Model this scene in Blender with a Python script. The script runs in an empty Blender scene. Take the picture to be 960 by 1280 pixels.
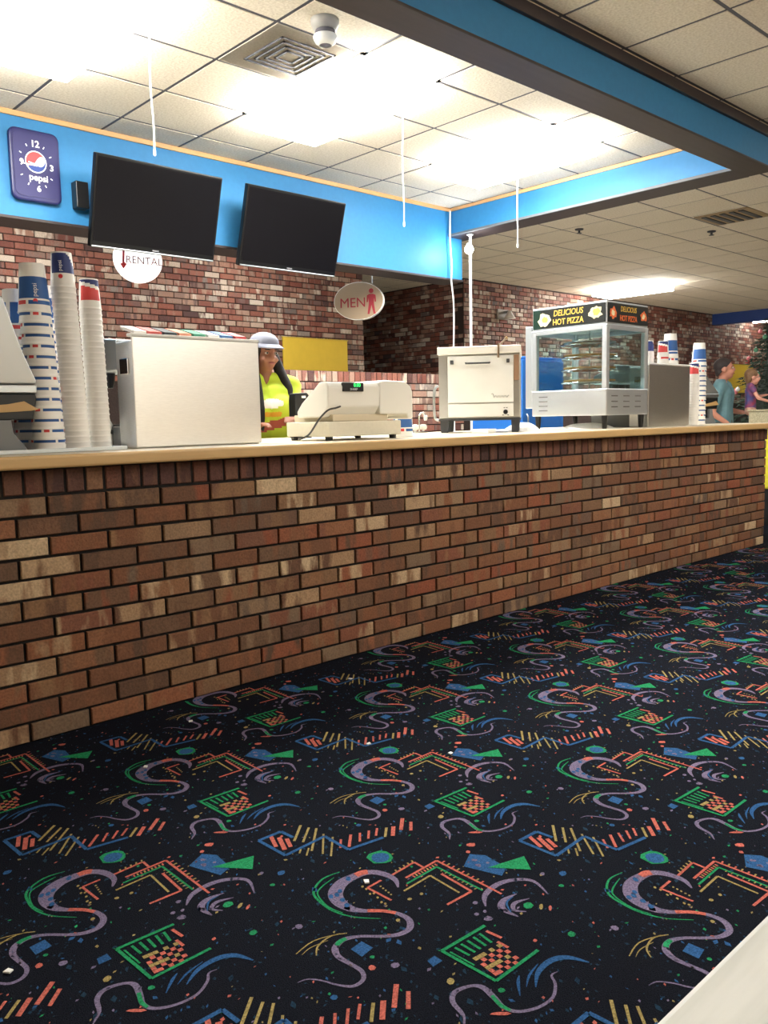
import bpy, bmesh, math, random
from mathutils import Vector, Matrix
random.seed(7)
PI = math.pi
sc = bpy.context.scene
col = sc.collection

# ------------------------------------------------------------------ camera
F, YAW, PITCH, ROLL = 1043.3, .74393, .1125, .01992
CAM = Vector((0, 0, 1.042))
_f = Vector((math.sin(YAW)*math.cos(PITCH), math.cos(YAW)*math.cos(PITCH), -math.sin(PITCH)))
_r = Vector((math.cos(YAW), -math.sin(YAW), 0)); _d = _f.cross(_r)
RT = math.cos(ROLL)*_r+math.sin(ROLL)*_d
DN = -math.sin(ROLL)*_r+math.cos(ROLL)*_d
cd = bpy.data.cameras.new('camera'); cam = bpy.data.objects.new('camera', cd); col.objects.link(cam)
cd.sensor_fit = 'VERTICAL'; cd.sensor_height = 24; cd.sensor_width = 18; cd.lens = F/1280*24
cd.clip_start = .02; cd.clip_end = 200
m4 = Matrix((RT, -DN, -_f)).transposed().to_4x4(); m4.translation = CAM
cam.matrix_world = m4
sc.camera = cam
# ------------------------------------------------------------------ world, exposure
w = bpy.data.worlds.new('world'); sc.world = w; w.use_nodes = True
w.node_tree.nodes['Background'].inputs[0].default_value = (.9, .95, 1, 1)
w.node_tree.nodes['Background'].inputs[1].default_value = .02
sc.view_settings.view_transform = 'Standard'; sc.view_settings.look = 'None'
sc.view_settings.exposure = 1.5; sc.view_settings.gamma = 1
sc.view_settings.use_curve_mapping = False
TRAY_LIGHT, FRONT_LIGHT, FAR_LIGHT = 17.0, 7.8, 4.6    # radiance of the fluorescent lenses

def ray(x, y): return (x-480)/F*RT+(y-640)/F*DN+_f
def onY(x, y, Y): d = ray(x, y); return CAM+d*((Y-CAM.y)/d.y)
def onZ(x, y, Z): d = ray(x, y); return CAM+d*((Z-CAM.z)/d.z)

# ------------------------------------------------------------------ materials
def lin(c):
    return tuple(((v/255)/12.92 if v/255 <= .04045 else ((v/255+.055)/1.055)**2.4) for v in c[:3])+(1,)
MATS = {}
def mat(name, c, rough=.55, metal=0, noise=0, scale=30, bump=0, emit=0, spec=.5, c2=None, stretch=None):
    if name in MATS: return MATS[name]
    m = bpy.data.materials.new(name); m.use_nodes = True; MATS[name] = m
    nt = m.node_tree; b = nt.nodes['Principled BSDF']
    b.inputs['Base Color'].default_value = lin(c); b.inputs['Roughness'].default_value = rough
    b.inputs['Metallic'].default_value = metal; b.inputs['Specular IOR Level'].default_value = spec
    if emit:
        b.inputs['Emission Color'].default_value = lin(c); b.inputs['Emission Strength'].default_value = emit
    if noise or bump:
        tc = nt.nodes.new('ShaderNodeTexCoord'); nz = nt.nodes.new('ShaderNodeTexNoise')
        nz.inputs['Scale'].default_value = scale; nz.inputs['Detail'].default_value = 4
        v = tc.outputs['Object']
        if stretch:
            mp = nt.nodes.new('ShaderNodeMapping'); mp.inputs['Scale'].default_value = stretch
            nt.links.new(v, mp.inputs[0]); v = mp.outputs[0]
        nt.links.new(v, nz.inputs['Vector'])
        if noise:
            r = nt.nodes.new('ShaderNodeValToRGB')
            a = lin(c); bcol = lin(c2) if c2 else tuple(x*(1-noise) for x in a[:3])+(1,)
            r.color_ramp.elements[0].position = .35; r.color_ramp.elements[1].position = .65
            r.color_ramp.elements[0].color = bcol; r.color_ramp.elements[1].color = a
            nt.links.new(nz.outputs['Fac'], r.inputs[0]); nt.links.new(r.outputs[0], b.inputs['Base Color'])
        if bump:
            bp = nt.nodes.new('ShaderNodeBump'); bp.inputs['Strength'].default_value = bump; bp.inputs['Distance'].default_value = .01
            nt.links.new(nz.outputs['Fac'], bp.inputs['Height']); nt.links.new(bp.outputs[0], b.inputs['Normal'])
    return m

def brick_mat(name, stops):
    m = bpy.data.materials.new(name); m.use_nodes = True; nt = m.node_tree; N = nt.nodes.new; L = nt.links.new
    b = nt.nodes['Principled BSDF']; b.inputs['Roughness'].default_value = .75; b.inputs['Specular IOR Level'].default_value = .35
    oi = N('ShaderNodeObjectInfo'); ge = N('ShaderNodeNewGeometry'); tc = N('ShaderNodeTexCoord')
    def M(op, a, bb=None):
        n = N('ShaderNodeMath'); n.operation = op
        for i, v in enumerate((a, bb)):
            if v is None: continue
            if isinstance(v, (int, float)): n.inputs[i].default_value = v
            else: L(v, n.inputs[i])
        return n.outputs[0]
    r1 = M('FRACT', M('ADD', oi.outputs['Random'], ge.outputs['Random Per Island']))
    r2 = M('FRACT', M('MULTIPLY', r1, 13.37)); r3 = M('FRACT', M('MULTIPLY', r1, 57.91))
    def ramp(src):
        r = N('ShaderNodeValToRGB'); cr = r.color_ramp
        cr.elements[0].position = 0; cr.elements[0].color = lin(stops[0][1])
        cr.elements[1].position = stops[-1][0]; cr.elements[1].color = lin(stops[-1][1])
        for p, c in stops[1:-1]:
            e = cr.elements.new(p); e.color = lin(c)
        L(src, r.inputs[0]); return r.outputs[0]
    ca = ramp(r2); cb = ramp(r3)
    vm = N('ShaderNodeVectorMath'); vm.operation = 'ADD'; L(tc.outputs['Object'], vm.inputs[0])
    cx = N('ShaderNodeCombineXYZ'); L(M('MULTIPLY', r1, 91.), cx.inputs[0]); L(M('MULTIPLY', r2, 53.), cx.inputs[1]); L(cx.outputs[0], vm.inputs[1])
    mp = N('ShaderNodeMapping'); mp.inputs['Scale'].default_value = (1, .4, .25); L(vm.outputs[0], mp.inputs[0])
    nz = N('ShaderNodeTexNoise'); nz.inputs['Scale'].default_value = 16; nz.inputs['Detail'].default_value = 3; L(mp.outputs[0], nz.inputs['Vector'])
    st = N('ShaderNodeValToRGB'); st.color_ramp.elements[0].position = .5; st.color_ramp.elements[1].position = .62
    L(nz.outputs['Fac'], st.inputs[0])
    mx = N('ShaderNodeMix'); mx.data_type = 'RGBA'; L(st.outputs[0], mx.inputs[0]); L(ca, mx.inputs[6]); L(cb, mx.inputs[7])
    gr = N('ShaderNodeTexNoise'); gr.inputs['Scale'].default_value = 130; gr.inputs['Detail'].default_value = 3; L(vm.outputs[0], gr.inputs['Vector'])
    hs = N('ShaderNodeHueSaturation'); L(mx.outputs[2], hs.inputs['Color']); L(M('ADD', M('MULTIPLY', gr.outputs['Fac'], 1.0), .5), hs.inputs['Value'])
    L(hs.outputs[0], b.inputs['Base Color'])
    bp = N('ShaderNodeBump'); bp.inputs['Strength'].default_value = .5; bp.inputs['Distance'].default_value = .004
    L(gr.outputs['Fac'], bp.inputs['Height']); L(bp.outputs[0], b.inputs['Normal'])
    MATS[name] = m; return m

def glass_mat(name, tint=(235, 245, 245), refl=.09):
    m = bpy.data.materials.new(name); m.use_nodes = True; nt = m.node_tree; nt.nodes.clear(); N = nt.nodes.new
    o = N('ShaderNodeOutputMaterial'); t = N('ShaderNodeBsdfTransparent'); g = N('ShaderNodeBsdfGlossy'); x = N('ShaderNodeMixShader')
    t.inputs[0].default_value = lin(tint); g.inputs['Roughness'].default_value = .02
    x.inputs[0].default_value = refl
    nt.links.new(t.outputs[0], x.inputs[1]); nt.links.new(g.outputs[0], x.inputs[2])
    nt.links.new(x.outputs[0], o.inputs[0]); MATS[name] = m; return m

# ------------------------------------------------------------------ mesh helpers
class MB:
    def __init__(s): s.v = []; s.f = []; s.m = []
    def add(s, vs, fs, m=0):
        o = len(s.v); s.v += [tuple(p) for p in vs]
        for f in fs: s.f.append([i+o for i in f]); s.m.append(m)
        return s
    def box(s, x0, x1, y0, y1, z0, z1, m=0):
        return s.add([(x0,y0,z0),(x1,y0,z0),(x1,y1,z0),(x0,y1,z0),(x0,y0,z1),(x1,y0,z1),(x1,y1,z1),(x0,y1,z1)],
                     [(0,3,2,1),(4,5,6,7),(0,1,5,4),(1,2,6,5),(2,3,7,6),(3,0,4,7)], m)
    def prism(s, poly, axis, a, b, m=0):
        """poly: 2-D points; axis 'y' -> (x,z), 'x' -> (y,z), 'z' -> (x,y)"""
        def P(p, t): return {'y': (p[0], t, p[1]), 'x': (t, p[0], p[1]), 'z': (p[0], p[1], t)}[axis]
        n = len(poly); vs = [P(p, a) for p in poly]+[P(p, b) for p in poly]
        fs = [tuple(range(n)), tuple(range(2*n-1, n-1, -1))]+[(i, i+n, (i+1) % n+n, (i+1) % n) for i in range(n)]
        return s.add(vs, fs, m)
    def lathe(s, prof, seg=24, c=(0,0,0), m=0, mf=None, cap=True):
        vs = []
        for r, z in prof:
            for k in range(seg):
                a = 2*PI*k/seg; vs.append((c[0]+r*math.cos(a), c[1]+r*math.sin(a), c[2]+z))
        o = len(s.v); s.v += vs
        for i in range(len(prof)-1):
            for k in range(seg):
                k2 = (k+1) % seg
                s.f.append([o+i*seg+k, o+i*seg+k2, o+(i+1)*seg+k2, o+(i+1)*seg+k])
                s.m.append(mf(i, k) if mf else m)
        if cap:
            s.f.append([o+k for k in range(seg)][::-1]); s.m.append(mf(0, 0) if mf and False else m)
            s.f.append([o+(len(prof)-1)*seg+k for k in range(seg)]); s.m.append(m)
        return s
    def tube(s, pts, r, seg=8, m=0, caps=True):
        pts = [Vector(p) for p in pts]; n = len(pts); rs = r if isinstance(r, (list, tuple)) else [r]*n
        o = len(s.v); up = None
        for i, p in enumerate(pts):
            t = (pts[min(i+1, n-1)]-pts[max(i-1, 0)]).normalized()
            if up is None: up = t.orthogonal().normalized()
            up = (up-t*up.dot(t)).normalized(); w_ = t.cross(up)
            for k in range(seg):
                a = 2*PI*k/seg; s.v.append(tuple(p+(up*math.cos(a)+w_*math.sin(a))*rs[i]))
        for i in range(n-1):
            for k in range(seg):
                k2 = (k+1) % seg; s.f.append([o+i*seg+k, o+i*seg+k2, o+(i+1)*seg+k2, o+(i+1)*seg+k]); s.m.append(m)
        if caps:
            s.f.append([o+k for k in range(seg)][::-1]); s.m.append(m)
            s.f.append([o+(n-1)*seg+k for k in range(seg)]); s.m.append(m)
        return s
    def ell(s, c, r, seg=12, rings=8, m=0, rot=0):
        o = len(s.v); ca, sa = math.cos(rot), math.sin(rot)
        for i in range(rings+1):
            ph = PI*i/rings
            for k in range(seg):
                a = 2*PI*k/seg; x = r[0]*math.sin(ph)*math.cos(a); y = r[1]*math.sin(ph)*math.sin(a)
                s.v.append((c[0]+x*ca-y*sa, c[1]+x*sa+y*ca, c[2]-r[2]*math.cos(ph)))
        for i in range(rings):
            for k in range(seg):
                k2 = (k+1) % seg; s.f.append([o+i*seg+k, o+i*seg+k2, o+(i+1)*seg+k2, o+(i+1)*seg+k]); s.m.append(m)
        return s
    def cap(s, p0, r0, p1, r1, m=0):
        p0 = Vector(p0); p1 = Vector(p1); d = p1-p0
        if d.length < 1e-6: d = Vector((0,0,1e-4))
        t = d.normalized(); pts = []; rs = []
        for a in (88, 60, 30, 0): pts.append(p0-t*r0*math.sin(math.radians(a))); rs.append(max(r0*math.cos(math.radians(a)), .0005))
        for a in (0, 30, 60, 88): pts.append(p1+t*r1*math.sin(math.radians(a))); rs.append(max(r1*math.cos(math.radians(a)), .0005))
        return s.tube(pts, rs, 12, m)
    def mesh(s, name, bevel=0, smooth=False, seg=2, merge=False):
        me = bpy.data.meshes.new(name); me.from_pydata(s.v, [], s.f)
        me.polygons.foreach_set('material_index', s.m)
        if bevel or merge or True:
            bm = bmesh.new(); bm.from_mesh(me)
            if merge: bmesh.ops.remove_doubles(bm, verts=bm.verts, dist=1e-5)
            if bevel:
                ed = [e for e in bm.edges if len(e.link_faces) == 2 and e.calc_face_angle(0) > .5]
                bmesh.ops.bevel(bm, geom=ed, offset=bevel, segments=seg, profile=.5, affect='EDGES', clamp_overlap=True)
            bmesh.ops.recalc_face_normals(bm, faces=bm.faces)
            bm.to_mesh(me); bm.free()
        if smooth: me.polygons.foreach_set('use_smooth', [True]*len(me.polygons))
        return me
    def obj(s, name, mats, parent=None, bevel=0, smooth=False, seg=2, merge=False):
        return link(name, s.mesh(name, bevel, smooth, seg, merge), mats, parent)

def link(name, me, mats, parent=None):
    if mats is not None:
        for x in (mats if isinstance(mats, (list, tuple)) else [mats]): me.materials.append(x)
    o = bpy.data.objects.new(name, me); col.objects.link(o)
    if parent: o.parent = parent
    return o
def tag(o, label, cat, group=None):
    o['label'] = label; o['category'] = cat
    if group: o['group'] = group
    return o
def thing(name, label, cat, loc=(0,0,0), rotz=0, group=None):
    o = bpy.data.objects.new(name, None); col.objects.link(o); o.empty_display_size = .05
    o.location = loc; o.rotation_euler = (0, 0, rotz)
    return tag(o, label, cat, group)
def struct(o): o['kind'] = 'structure'; return o
def stuff(o): o['kind'] = 'stuff'; return o
def copy_tree(o, parent=None):
    c = o.copy(); col.objects.link(c); c.parent = parent
    for ch in list(o.children): copy_tree(ch, c)
    return c
def text(name, s, size, m, parent, loc, xdir, ydir, depth=.0008, align='CENTER', shear=0, bold=0, sx=1):
    cu = bpy.data.curves.new(name, 'FONT'); cu.body = s; cu.size = size; cu.align_x = align; cu.align_y = 'CENTER'
    cu.extrude = depth; cu.shear = shear; cu.offset = bold; cu.resolution_u = 3
    t = bpy.data.objects.new(name, cu); col.objects.link(t)
    me = bpy.data.meshes.new_from_object(t.evaluated_get(bpy.context.evaluated_depsgraph_get()))
    bpy.data.objects.remove(t); bpy.data.curves.remove(cu)
    x = Vector(xdir).normalized(); y = Vector(ydir).normalized(); z = x.cross(y)
    M = Matrix((x, y, z)).transposed().to_4x4(); M.translation = Vector(loc)
    me.transform(M @ Matrix.Diagonal((sx, 1, 1, 1)))
    me.materials.clear()
    return link(name, me, m, parent)
def smooth_pts(pts, n=6):
    """Catmull-Rom through tuples of any dimension"""
    out = []; P = [pts[0]]+list(pts)+[pts[-1]]
    for i in range(1, len(P)-2):
        for k in range(n):
            t = k/n; a, b, c, d = P[i-1], P[i], P[i+1], P[i+2]
            out.append(tuple(.5*((2*b[j])+(-a[j]+c[j])*t+(2*a[j]-5*b[j]+4*c[j]-d[j])*t*t+(-a[j]+3*b[j]-3*c[j]+d[j])*t**3) for j in range(len(b))))
    out.append(tuple(pts[-1])); return out

# common materials
white = mat('white plastic', (238, 238, 236), .4)
offw = mat('ivory plastic', (226, 220, 202), .45, noise=.05, scale=60)
black = mat('black plastic', (16, 16, 18), .4)
steel = mat('brushed steel', (238, 238, 236), .33, 1, noise=.06, scale=40, stretch=(1, 1, 12))
steel2 = mat('satin aluminium', (190, 196, 200), .38, 1)
chrome = mat('chrome', (225, 225, 225), .1, 1)
darkgrey = mat('dark grey metal', (60, 62, 66), .5)
midgrey = mat('grey plastic', (120, 122, 124), .5)
blue_paint = mat('blue wall paint', (42, 122, 176), .6, noise=.06, scale=25, bump=.05)
brown = mat('dark brown trim', (56, 46, 46), .5, noise=.2, scale=8, stretch=(.3, 4, 4))
tan = mat('tan wood trim', (205, 160, 110), .5, noise=.12, scale=12, stretch=(.3, 5, 5))
mortar = mat('dark mortar', (30, 25, 23), .95, noise=.3, scale=60, bump=.3)
mortar2 = mat('brown mortar', (58, 44, 40), .95, noise=.3, scale=60, bump=.3)
brickA = brick_mat('counter brick', [(0, (92, 70, 56)), (.14, (118, 80, 58)), (.3, (138, 90, 62)), (.42, (108, 82, 64)), (.58, (142, 106, 76)), (.72, (142, 80, 56)), (.84, (104, 86, 72)), (.94, (164, 130, 98)), (1, (202, 176, 142))])
brickB = brick_mat('used brick', [(0, (82, 58, 56)), (.15, (118, 68, 58)), (.3, (142, 92, 78)), (.42, (104, 82, 78)), (.55, (156, 126, 110)), (.68, (134, 76, 62)), (.8, (170, 146, 130)), (.92, (200, 186, 172)), (1, (84, 70, 70))])
tile_m = mat('ceiling tile', (226, 217, 200), .9, noise=.1, scale=70, bump=.25, c2=(206, 195, 176))
grid_m = mat('ceiling grid', (74, 74, 82), .6)

# ================================================================== STRUCTURE
ZC = 3.127
# ---------------- floor
fl = struct(MB().box(-3, 27, -.9, 3.3, -.1, 0).obj('floor', mat('carpet ground', (14, 15, 20), .95, noise=.55, scale=420, bump=.5, c2=(31, 34, 45), spec=.04)))
vin = mat('pale bounce tile', (206, 200, 186), .5, noise=.06, scale=5)
struct(MB().box(-3, 27, 3.3, 12, -.1, 0).obj('floor_kitchen', vin))  # unseen floor, made pale to bounce tray light onto the ceiling
struct(MB().box(-3, 27, -4, -.9, -.1, 0).obj('floor_bounce', mat('pale bounce floor', (214, 188, 150), .35, noise=.12, scale=6, stretch=(.2, 6, 1))))  # pale floor added behind the camera to bounce light onto the front ceiling
def cm(n, c): return mat('carpet '+n, c, .95, noise=.5, scale=260, spec=.04)
CARPET = [cm('lilac', (132, 120, 150)), cm('coral', (206, 112, 100)), cm('green', (46, 152, 100)), cm('blue', (56, 100, 152)), cm('gold', (172, 152, 98)), cm('teal', (40, 66, 88))]
def carpet():
    def A(p): q = onZ(370+p[0]/2.743, 1030+p[1]/2.743, 0); return (q.x, q.y)   # first traced crop
    def B(p): q = onZ(300+p[0]/2.743, 900+p[1]/2.743, 0); return (q.x, q.y)    # second traced crop
    def scale_at(p, T):    # metres per traced pixel, along the picture's x
        a = T(p); b = T((p[0]+10, p[1])); return math.hypot(a[0]-b[0], a[1]-b[1])/10
    cell = []   # (list of (x,y) polygons, colour, layer)
    def ribbon(pts, c, T=A, n=4, lay=0, sm=True):
        P = smooth_pts(pts, n) if sm else pts
        W = [(T(p)[0], T(p)[1], p[2]*.5*scale_at(p, T)) for p in P]
        for i in range(len(W)-1):
            (x0, y0, w0), (x1, y1, w1) = W[i], W[i+1]
            dx, dy = x1-x0, y1-y0; l = math.hypot(dx, dy) or 1
            def nrm(j):
                a = W[max(j-1, 0)]; b = W[min(j+1, len(W)-1)]; ex, ey = b[0]-a[0], b[1]-a[1]; q = math.hypot(ex, ey) or 1
                return -ey/q, ex/q
            n0 = nrm(i) if sm else (-dy/l, dx/l); n1 = nrm(i+1) if sm else n0
            cell.append(([(x0+n0[0]*w0, y0+n0[1]*w0), (x0-n0[0]*w0, y0-n0[1]*w0), (x1-n1[0]*w1, y1-n1[1]*w1), (x1+n1[0]*w1, y1+n1[1]*w1)], c, lay))
    def line(pts, wd, c, T=A, lay=1):
        P = [p+(wd,) for p in pts]
        Q = []
        for i in range(len(P)-1):
            ribbon([P[i], P[i+1]], c, T, sm=False, lay=lay)
    def poly(pts, c, T=A, lay=0): cell.append(([T(p) for p in pts], c, lay))
    def blob(x, y, rx, ry, c, T=A, n=7, lay=1):
        poly([(x+rx*math.cos(2*PI*k/n)*random.uniform(.8, 1.1), y+ry*math.sin(2*PI*k/n)*random.uniform(.8, 1.1)) for k in range(n)], c, T, lay)
    S = [(350,218,6),(340,192,20),(300,172,27),(250,166,29),(200,180,36),(155,205,46),(135,240,52),(150,270,46),(190,292,32),(240,299,20),(300,300,17),(350,308,18),(388,330,23),(388,360,24),(350,380,20),(290,386,15),(220,386,15),(165,397,21),(135,425,25),(145,455,22),(185,480,18),(225,505,17),(230,535,16),(195,557,14),(140,552,9),(90,538,7),(40,533,6),(5,545,3)]
    ribbon(S, 0)
    ribbon([(205,178,26),(225,169,29),(246,166,28)], 1, lay=2); ribbon([(245,299,18),(300,300,17),(342,307,16)], 1, lay=2)
    ribbon([(172,394,16),(150,406,19),(140,418,18)], 2, lay=2)
    for x, y in ((150,232),(160,262),(140,245),(175,280),(180,190),(120,250)): blob(x, y, 10, 8, 3, lay=2)
    ribbon([(150,165,4),(90,190,7),(60,235,9),(85,270,9),(130,300,8),(200,320,6),(290,325,3)], 2)
    ribbon([(130,185,3),(85,220,6),(75,245,5),(110,285,6),(160,306,3)], 2, lay=1)
    ribbon([(175,375,5),(120,385,6),(75,420,7),(70,452,4)], 4); ribbon([(150,376,3),(60,402,5),(0,447,4)], 4); ribbon([(110,400,2),(50,425,4),(20,450,2)], 4)
    # chevrons
    line([(330,176),(405,132),(440,152)], 9, 1); line([(376,186),(482,127),(705,241)], 9, 1); line([(380,206),(482,148),(640,229)], 8, 2)
    line([(370,231),(460,178),(560,237)], 8, 4); line([(498,172),(602,232),(518,278)], 10, 1); line([(292,194),(245,220),(327,263)], 9, 1)
    for k in range(9):
        t = k/9; line([(400+t*85, 178-t*45), (408+t*85, 184-t*45)], 6, 4 if k % 2 else 1)
        line([(510+t*150, 128+t*78), (500+t*150, 135+t*78)], 6, 4 if k % 2 else 1)
        line([(505+t*130, 158+t*70), (496+t*130, 163+t*70)], 5, 4)
    for k in range(5): line([(340+k*14, 158-k*8), (346+k*14, 166-k*8)], 6, 4)
    for k in range(7): blob(228+k*13, 222+k*8+random.uniform(-8, 8), 5, 4, 4)
    for k in range(5): blob(290+k*9, 215+k*7, 4, 3, 4)
    # blue wedge and green triangle
    poly([(595,104),(650,108),(722,150),(706,178),(575,146)], 3); poly([(658,151),(782,112),(806,158)], 2, lay=2)
    for k in range(6): blob(600+random.uniform(0, 60), 120+random.uniform(0, 35), 7, 4, 0, lay=1)
    # crescents
    ribbon([(650,283,5),(648,245,20),(690,208,22),(750,192,18),(815,197,14),(865,242,4)], 0)
    ribbon([(757,240,3),(712,262,20),(708,292,26),(762,318,5)], 0); ribbon([(800,256,3),(750,272,16),(748,296,14),(790,301,4)], 0)
    ribbon([(745,250,3),(722,272,8),(738,305,3)], 3, lay=1)
    blob(795, 281, 19, 13, 2, lay=2); blob(840, 285, 8, 11, 4); blob(872, 290, 6, 10, 1)
    # green ladder
    line([(648,350),(500,437),(686,540),(830,434)], 13, 2, lay=2)
    for k in range(5):
        t = k/5; line([(545+t*105, 425-t*60), (595+t*95, 452-t*55)], 10, 2)
    line([(528,440),(612,486)], 7, 2)
    for i in range(7):
        for j in range(6):
            if (i+j) % 2 == 0 or random.random() < .15:
                u, v = i/7, j/6; x = 604+u*95+v*82; y = 462-u*52+v*62
                poly([(x,y),(x+13,y-7),(x+26,y+2),(x+13,y+9)], 1 if (i*3+j) % 3 else 4, lay=1)
    line([(652,368),(705,392)], 12, 1); line([(690,405),(728,425)], 12, 1)
    # small blue things
    poly([(188,430),(225,403),(264,425),(226,456)], 3); poly([(450,470),(475,452),(502,470),(470,490)], 3)
    blob(288, 116, 37, 19, 3, n=10, lay=1); blob(288, 116, 44, 23, 2, n=12, lay=0)
    ribbon([(822,560,4),(830,510,18),(872,470,24),(930,458,22),(1005,475,6)], 3); ribbon([(768,590,3),(762,545,12),(765,520,3)], 3); ribbon([(790,560,2),(800,520,9),(830,480,3)], 3)
    # squiggle
    ribbon([(577,700,4),(572,655,15),(538,612,19),(545,577,19),(600,556,14),(642,562,22),(680,597,23),(712,630,20),(762,644,15),(830,630,13),(880,596,12),(889,550,11),(876,520,8),(897,507,3)], 0)
    ribbon([(672,590,14),(700,622,16),(735,641,12)], 2, lay=2); blob(705, 572, 14, 9, 2); blob(700, 652, 38, 7, 1); blob(530, 540, 15, 13, 4)
    # zigzag with bars
    line([(182,404),(140,384),(64,415),(156,466),(290,400),(372,446),(492,404)], 13, 3, B, lay=2)
    for a, b_, wd, c in (((106,400),(124,436),14,1),((134,404),(154,446),16,1),((160,408),(174,436),14,1),((208,362),(186,416),9,4),((236,370),(216,420),8,4),((262,372),(246,450),8,4),((286,392),(284,460),7,4),((318,402),(312,468),7,4),((346,410),(344,440),8,1),((380,394),(374,436),10,1),((411,388),(411,418),8,1),((442,380),(440,408),8,1),((470,372),(466,398),8,1),((502,370),(498,402),9,4),((526,366),(524,398),14,1),((557,338),(552,378),13,1),((586,350),(586,380),11,1),((236,440),(228,466),6,4),((210,440),(204,458),6,4)):
        line([a, b_], wd, c, B)
    for x, y, rx, ry, c in ((600,72,18,7,1),(590,96,9,5,1),(260,493,14,10,1),(262,457,9,6,2),(340,485,18,10,0),(945,378,14,10,2),(820,400,7,6,1),(350,330,9,6,4),(430,240,7,5,4),(390,258,8,5,4),(130,595,14,9,3),(10,352,14,9,0),(845,172,9,6,0),(910,212,11,5,2),(915,170,14,9,3),(660,325,18,9,0),(615,270,10,6,0),(620,310,9,6,0),(648,300,7,6,0)):
        blob(x, y, rx, ry, c, lay=0)
    a1 = (.4575, -.4565); a2 = (.4545, .4545); o0 = A((480, 330))
    cols = [5, 5, 5, 5, 5, 4, 5, 0, 5, 3, 5, 5, 2, 5, 5, 3, 5, 1, 5, 5]
    for k in range(640):
        u, v = random.random(), random.random(); x = o0[0]+u*a1[0]+v*a2[0]; y = o0[1]+u*a1[1]+v*a2[1]
        big = random.random() < .05; l = random.uniform(.006, .012) if big else random.uniform(.002, .006); a = random.choice((.2, .8, 1.2, random.uniform(0, PI)))
        wd = l*random.uniform(.35, .9); dx, dy = math.cos(a)*l, math.sin(a)*l; ex, ey = -math.sin(a)*wd, math.cos(a)*wd
        cell.append(([(x-dx, y-dy), (x+ex, y+ey), (x+dx, y+dy), (x-ex*.7, y-ey*.7)], cols[k % 20], 0))
    mb = MB()
    for i in range(-8, 16):
        for j in range(-14, 14):
            ox, oy = i*a1[0]+j*a2[0], i*a1[1]+j*a2[1]
            cx, cy = o0[0]+ox, o0[1]+oy
            if not (-.6 < cx < 8.6 and -.6 < cy < 2.9): continue
            for P, c, lay in cell:
                if P[0][1]+oy > 2.745: continue
                z = .0006+.0004*lay
                mb.add([(p[0]+ox, p[1]+oy, z) for p in P], [tuple(range(len(P)))], c)
    me = bpy.data.meshes.new('carpet_print'); me.from_pydata(mb.v, [], mb.f); me.polygons.foreach_set('material_index', mb.m)
    stuff(link('carpet_print', me, CARPET, fl))
carpet()

# ---------------- ceiling, tiles and grid
T = .61
tile_full = None
def tile_mesh(w_, h_, n='ceiling_tile'):
    g = .011; return MB().box(g, w_-g, g, h_-g, 0, .018).mesh(n, bevel=.003, seg=1)
def ceiling(x0, x1, y0, y1, ax, ay, holes=(), xmax=99, ymin=-99):
    global tile_full
    c = struct(MB().box(x0, x1, y0, y1, ZC+.02, ZC+.12).obj('ceiling', darkgrey))
    if tile_full is None:
        tile_full = tile_mesh(T, T); tile_full.materials.append(tile_m)
    xs = sorted({round(v, 4) for v in [x0, x1]+[ax+T*k for k in range(-60, 60) if x0+.02 < ax+T*k < x1-.02]})
    ys = sorted({round(v, 4) for v in [y0, y1]+[ay+T*k for k in range(-60, 60) if y0+.02 < ay+T*k < y1-.02]})
    rest = MB(); cache = {}
    for i in range(len(xs)-1):
        for j in range(len(ys)-1):
            a, b = xs[i], ys[j]; w_, h_ = xs[i+1]-a, ys[j+1]-b
            cx, cy = a+w_/2, b+h_/2
            if any(h[0]-.05 < cx < h[1]+.05 and h[2]-.05 < cy < h[3]+.05 for h in holes): continue
            if a > xmax or b < ymin:
                g = .011; rest.box(a+g, a+w_-g, b+g, b+h_-g, ZC, ZC+.018); continue
            k = (round(w_, 3), round(h_, 3))
            if abs(w_-T) < .002 and abs(h_-T) < .002: me = tile_full
            else:
                if k not in cache: cache[k] = tile_mesh(w_, h_); cache[k].materials.append(tile_m)
                me = cache[k]
            o = link('ceiling_tile', me, None, c); o.location = (a, b, ZC)
    if rest.v: stuff(rest.obj('ceiling_tiles_beyond', tile_m, c))
    for x in xs[1:-1]: MB().box(x-.011, x+.011, y0, y1, ZC+.004, ZC+.02).obj('grid_bar', grid_m, c)
    for y in ys[1:-1]: MB().box(x0, x1, y-.011, y+.011, ZC+.003, ZC+.02).obj('grid_bar', grid_m, c)
    return c
AX, AY = 2.173, 5.61
tray_l = [(AX-T, AX, AY-3*T, AY-T), (AX+2*T, AX+3*T, AY-3*T, AY-T), (AX+5*T, AX+6*T, AY-3*T, AY-T)]
front_l = [(3.89-1*T, 3.89, 2.15-5*T, 2.15-3*T), (3.89+3*T, 3.89+4*T, 2.15-5*T, 2.15-3*T), (3.89-3*T, 3.89-2*T, 2.15-9*T, 2.15-7*T), (3.89+1*T, 3.89+2*T, 2.15-9*T, 2.15-7*T)]
far_l = [(8.18+7*T, 8.18+8*T, 4.58+4*T, 4.58+6*T)]
ceiling(-3, 6.5, 2.9, 5.98, AX, AY, tray_l)
ceiling(-3, 6.5, -4, 2.86, 3.89, 2.15, front_l, ymin=.0)
right_fill_l = [(8.18+T*k, 8.18+T*(k+1), 4.58-5*T, 4.58-3*T) for k in (1, 7, 13)]  # unseen lights added to brighten the zone past the counter
ceiling(6.5, 27, -4, 8.7, 8.18, 4.58, far_l+right_fill_l, xmax=13.0, ymin=.5)
back_l = [(AX+1*T, AX+2*T, AY+2*T, AY+4*T), (AX+5*T, AX+6*T, AY+2*T, AY+4*T)]
ceiling(-3, 6.5, 6.05, 8.7, AX, AY, back_l)
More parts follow.
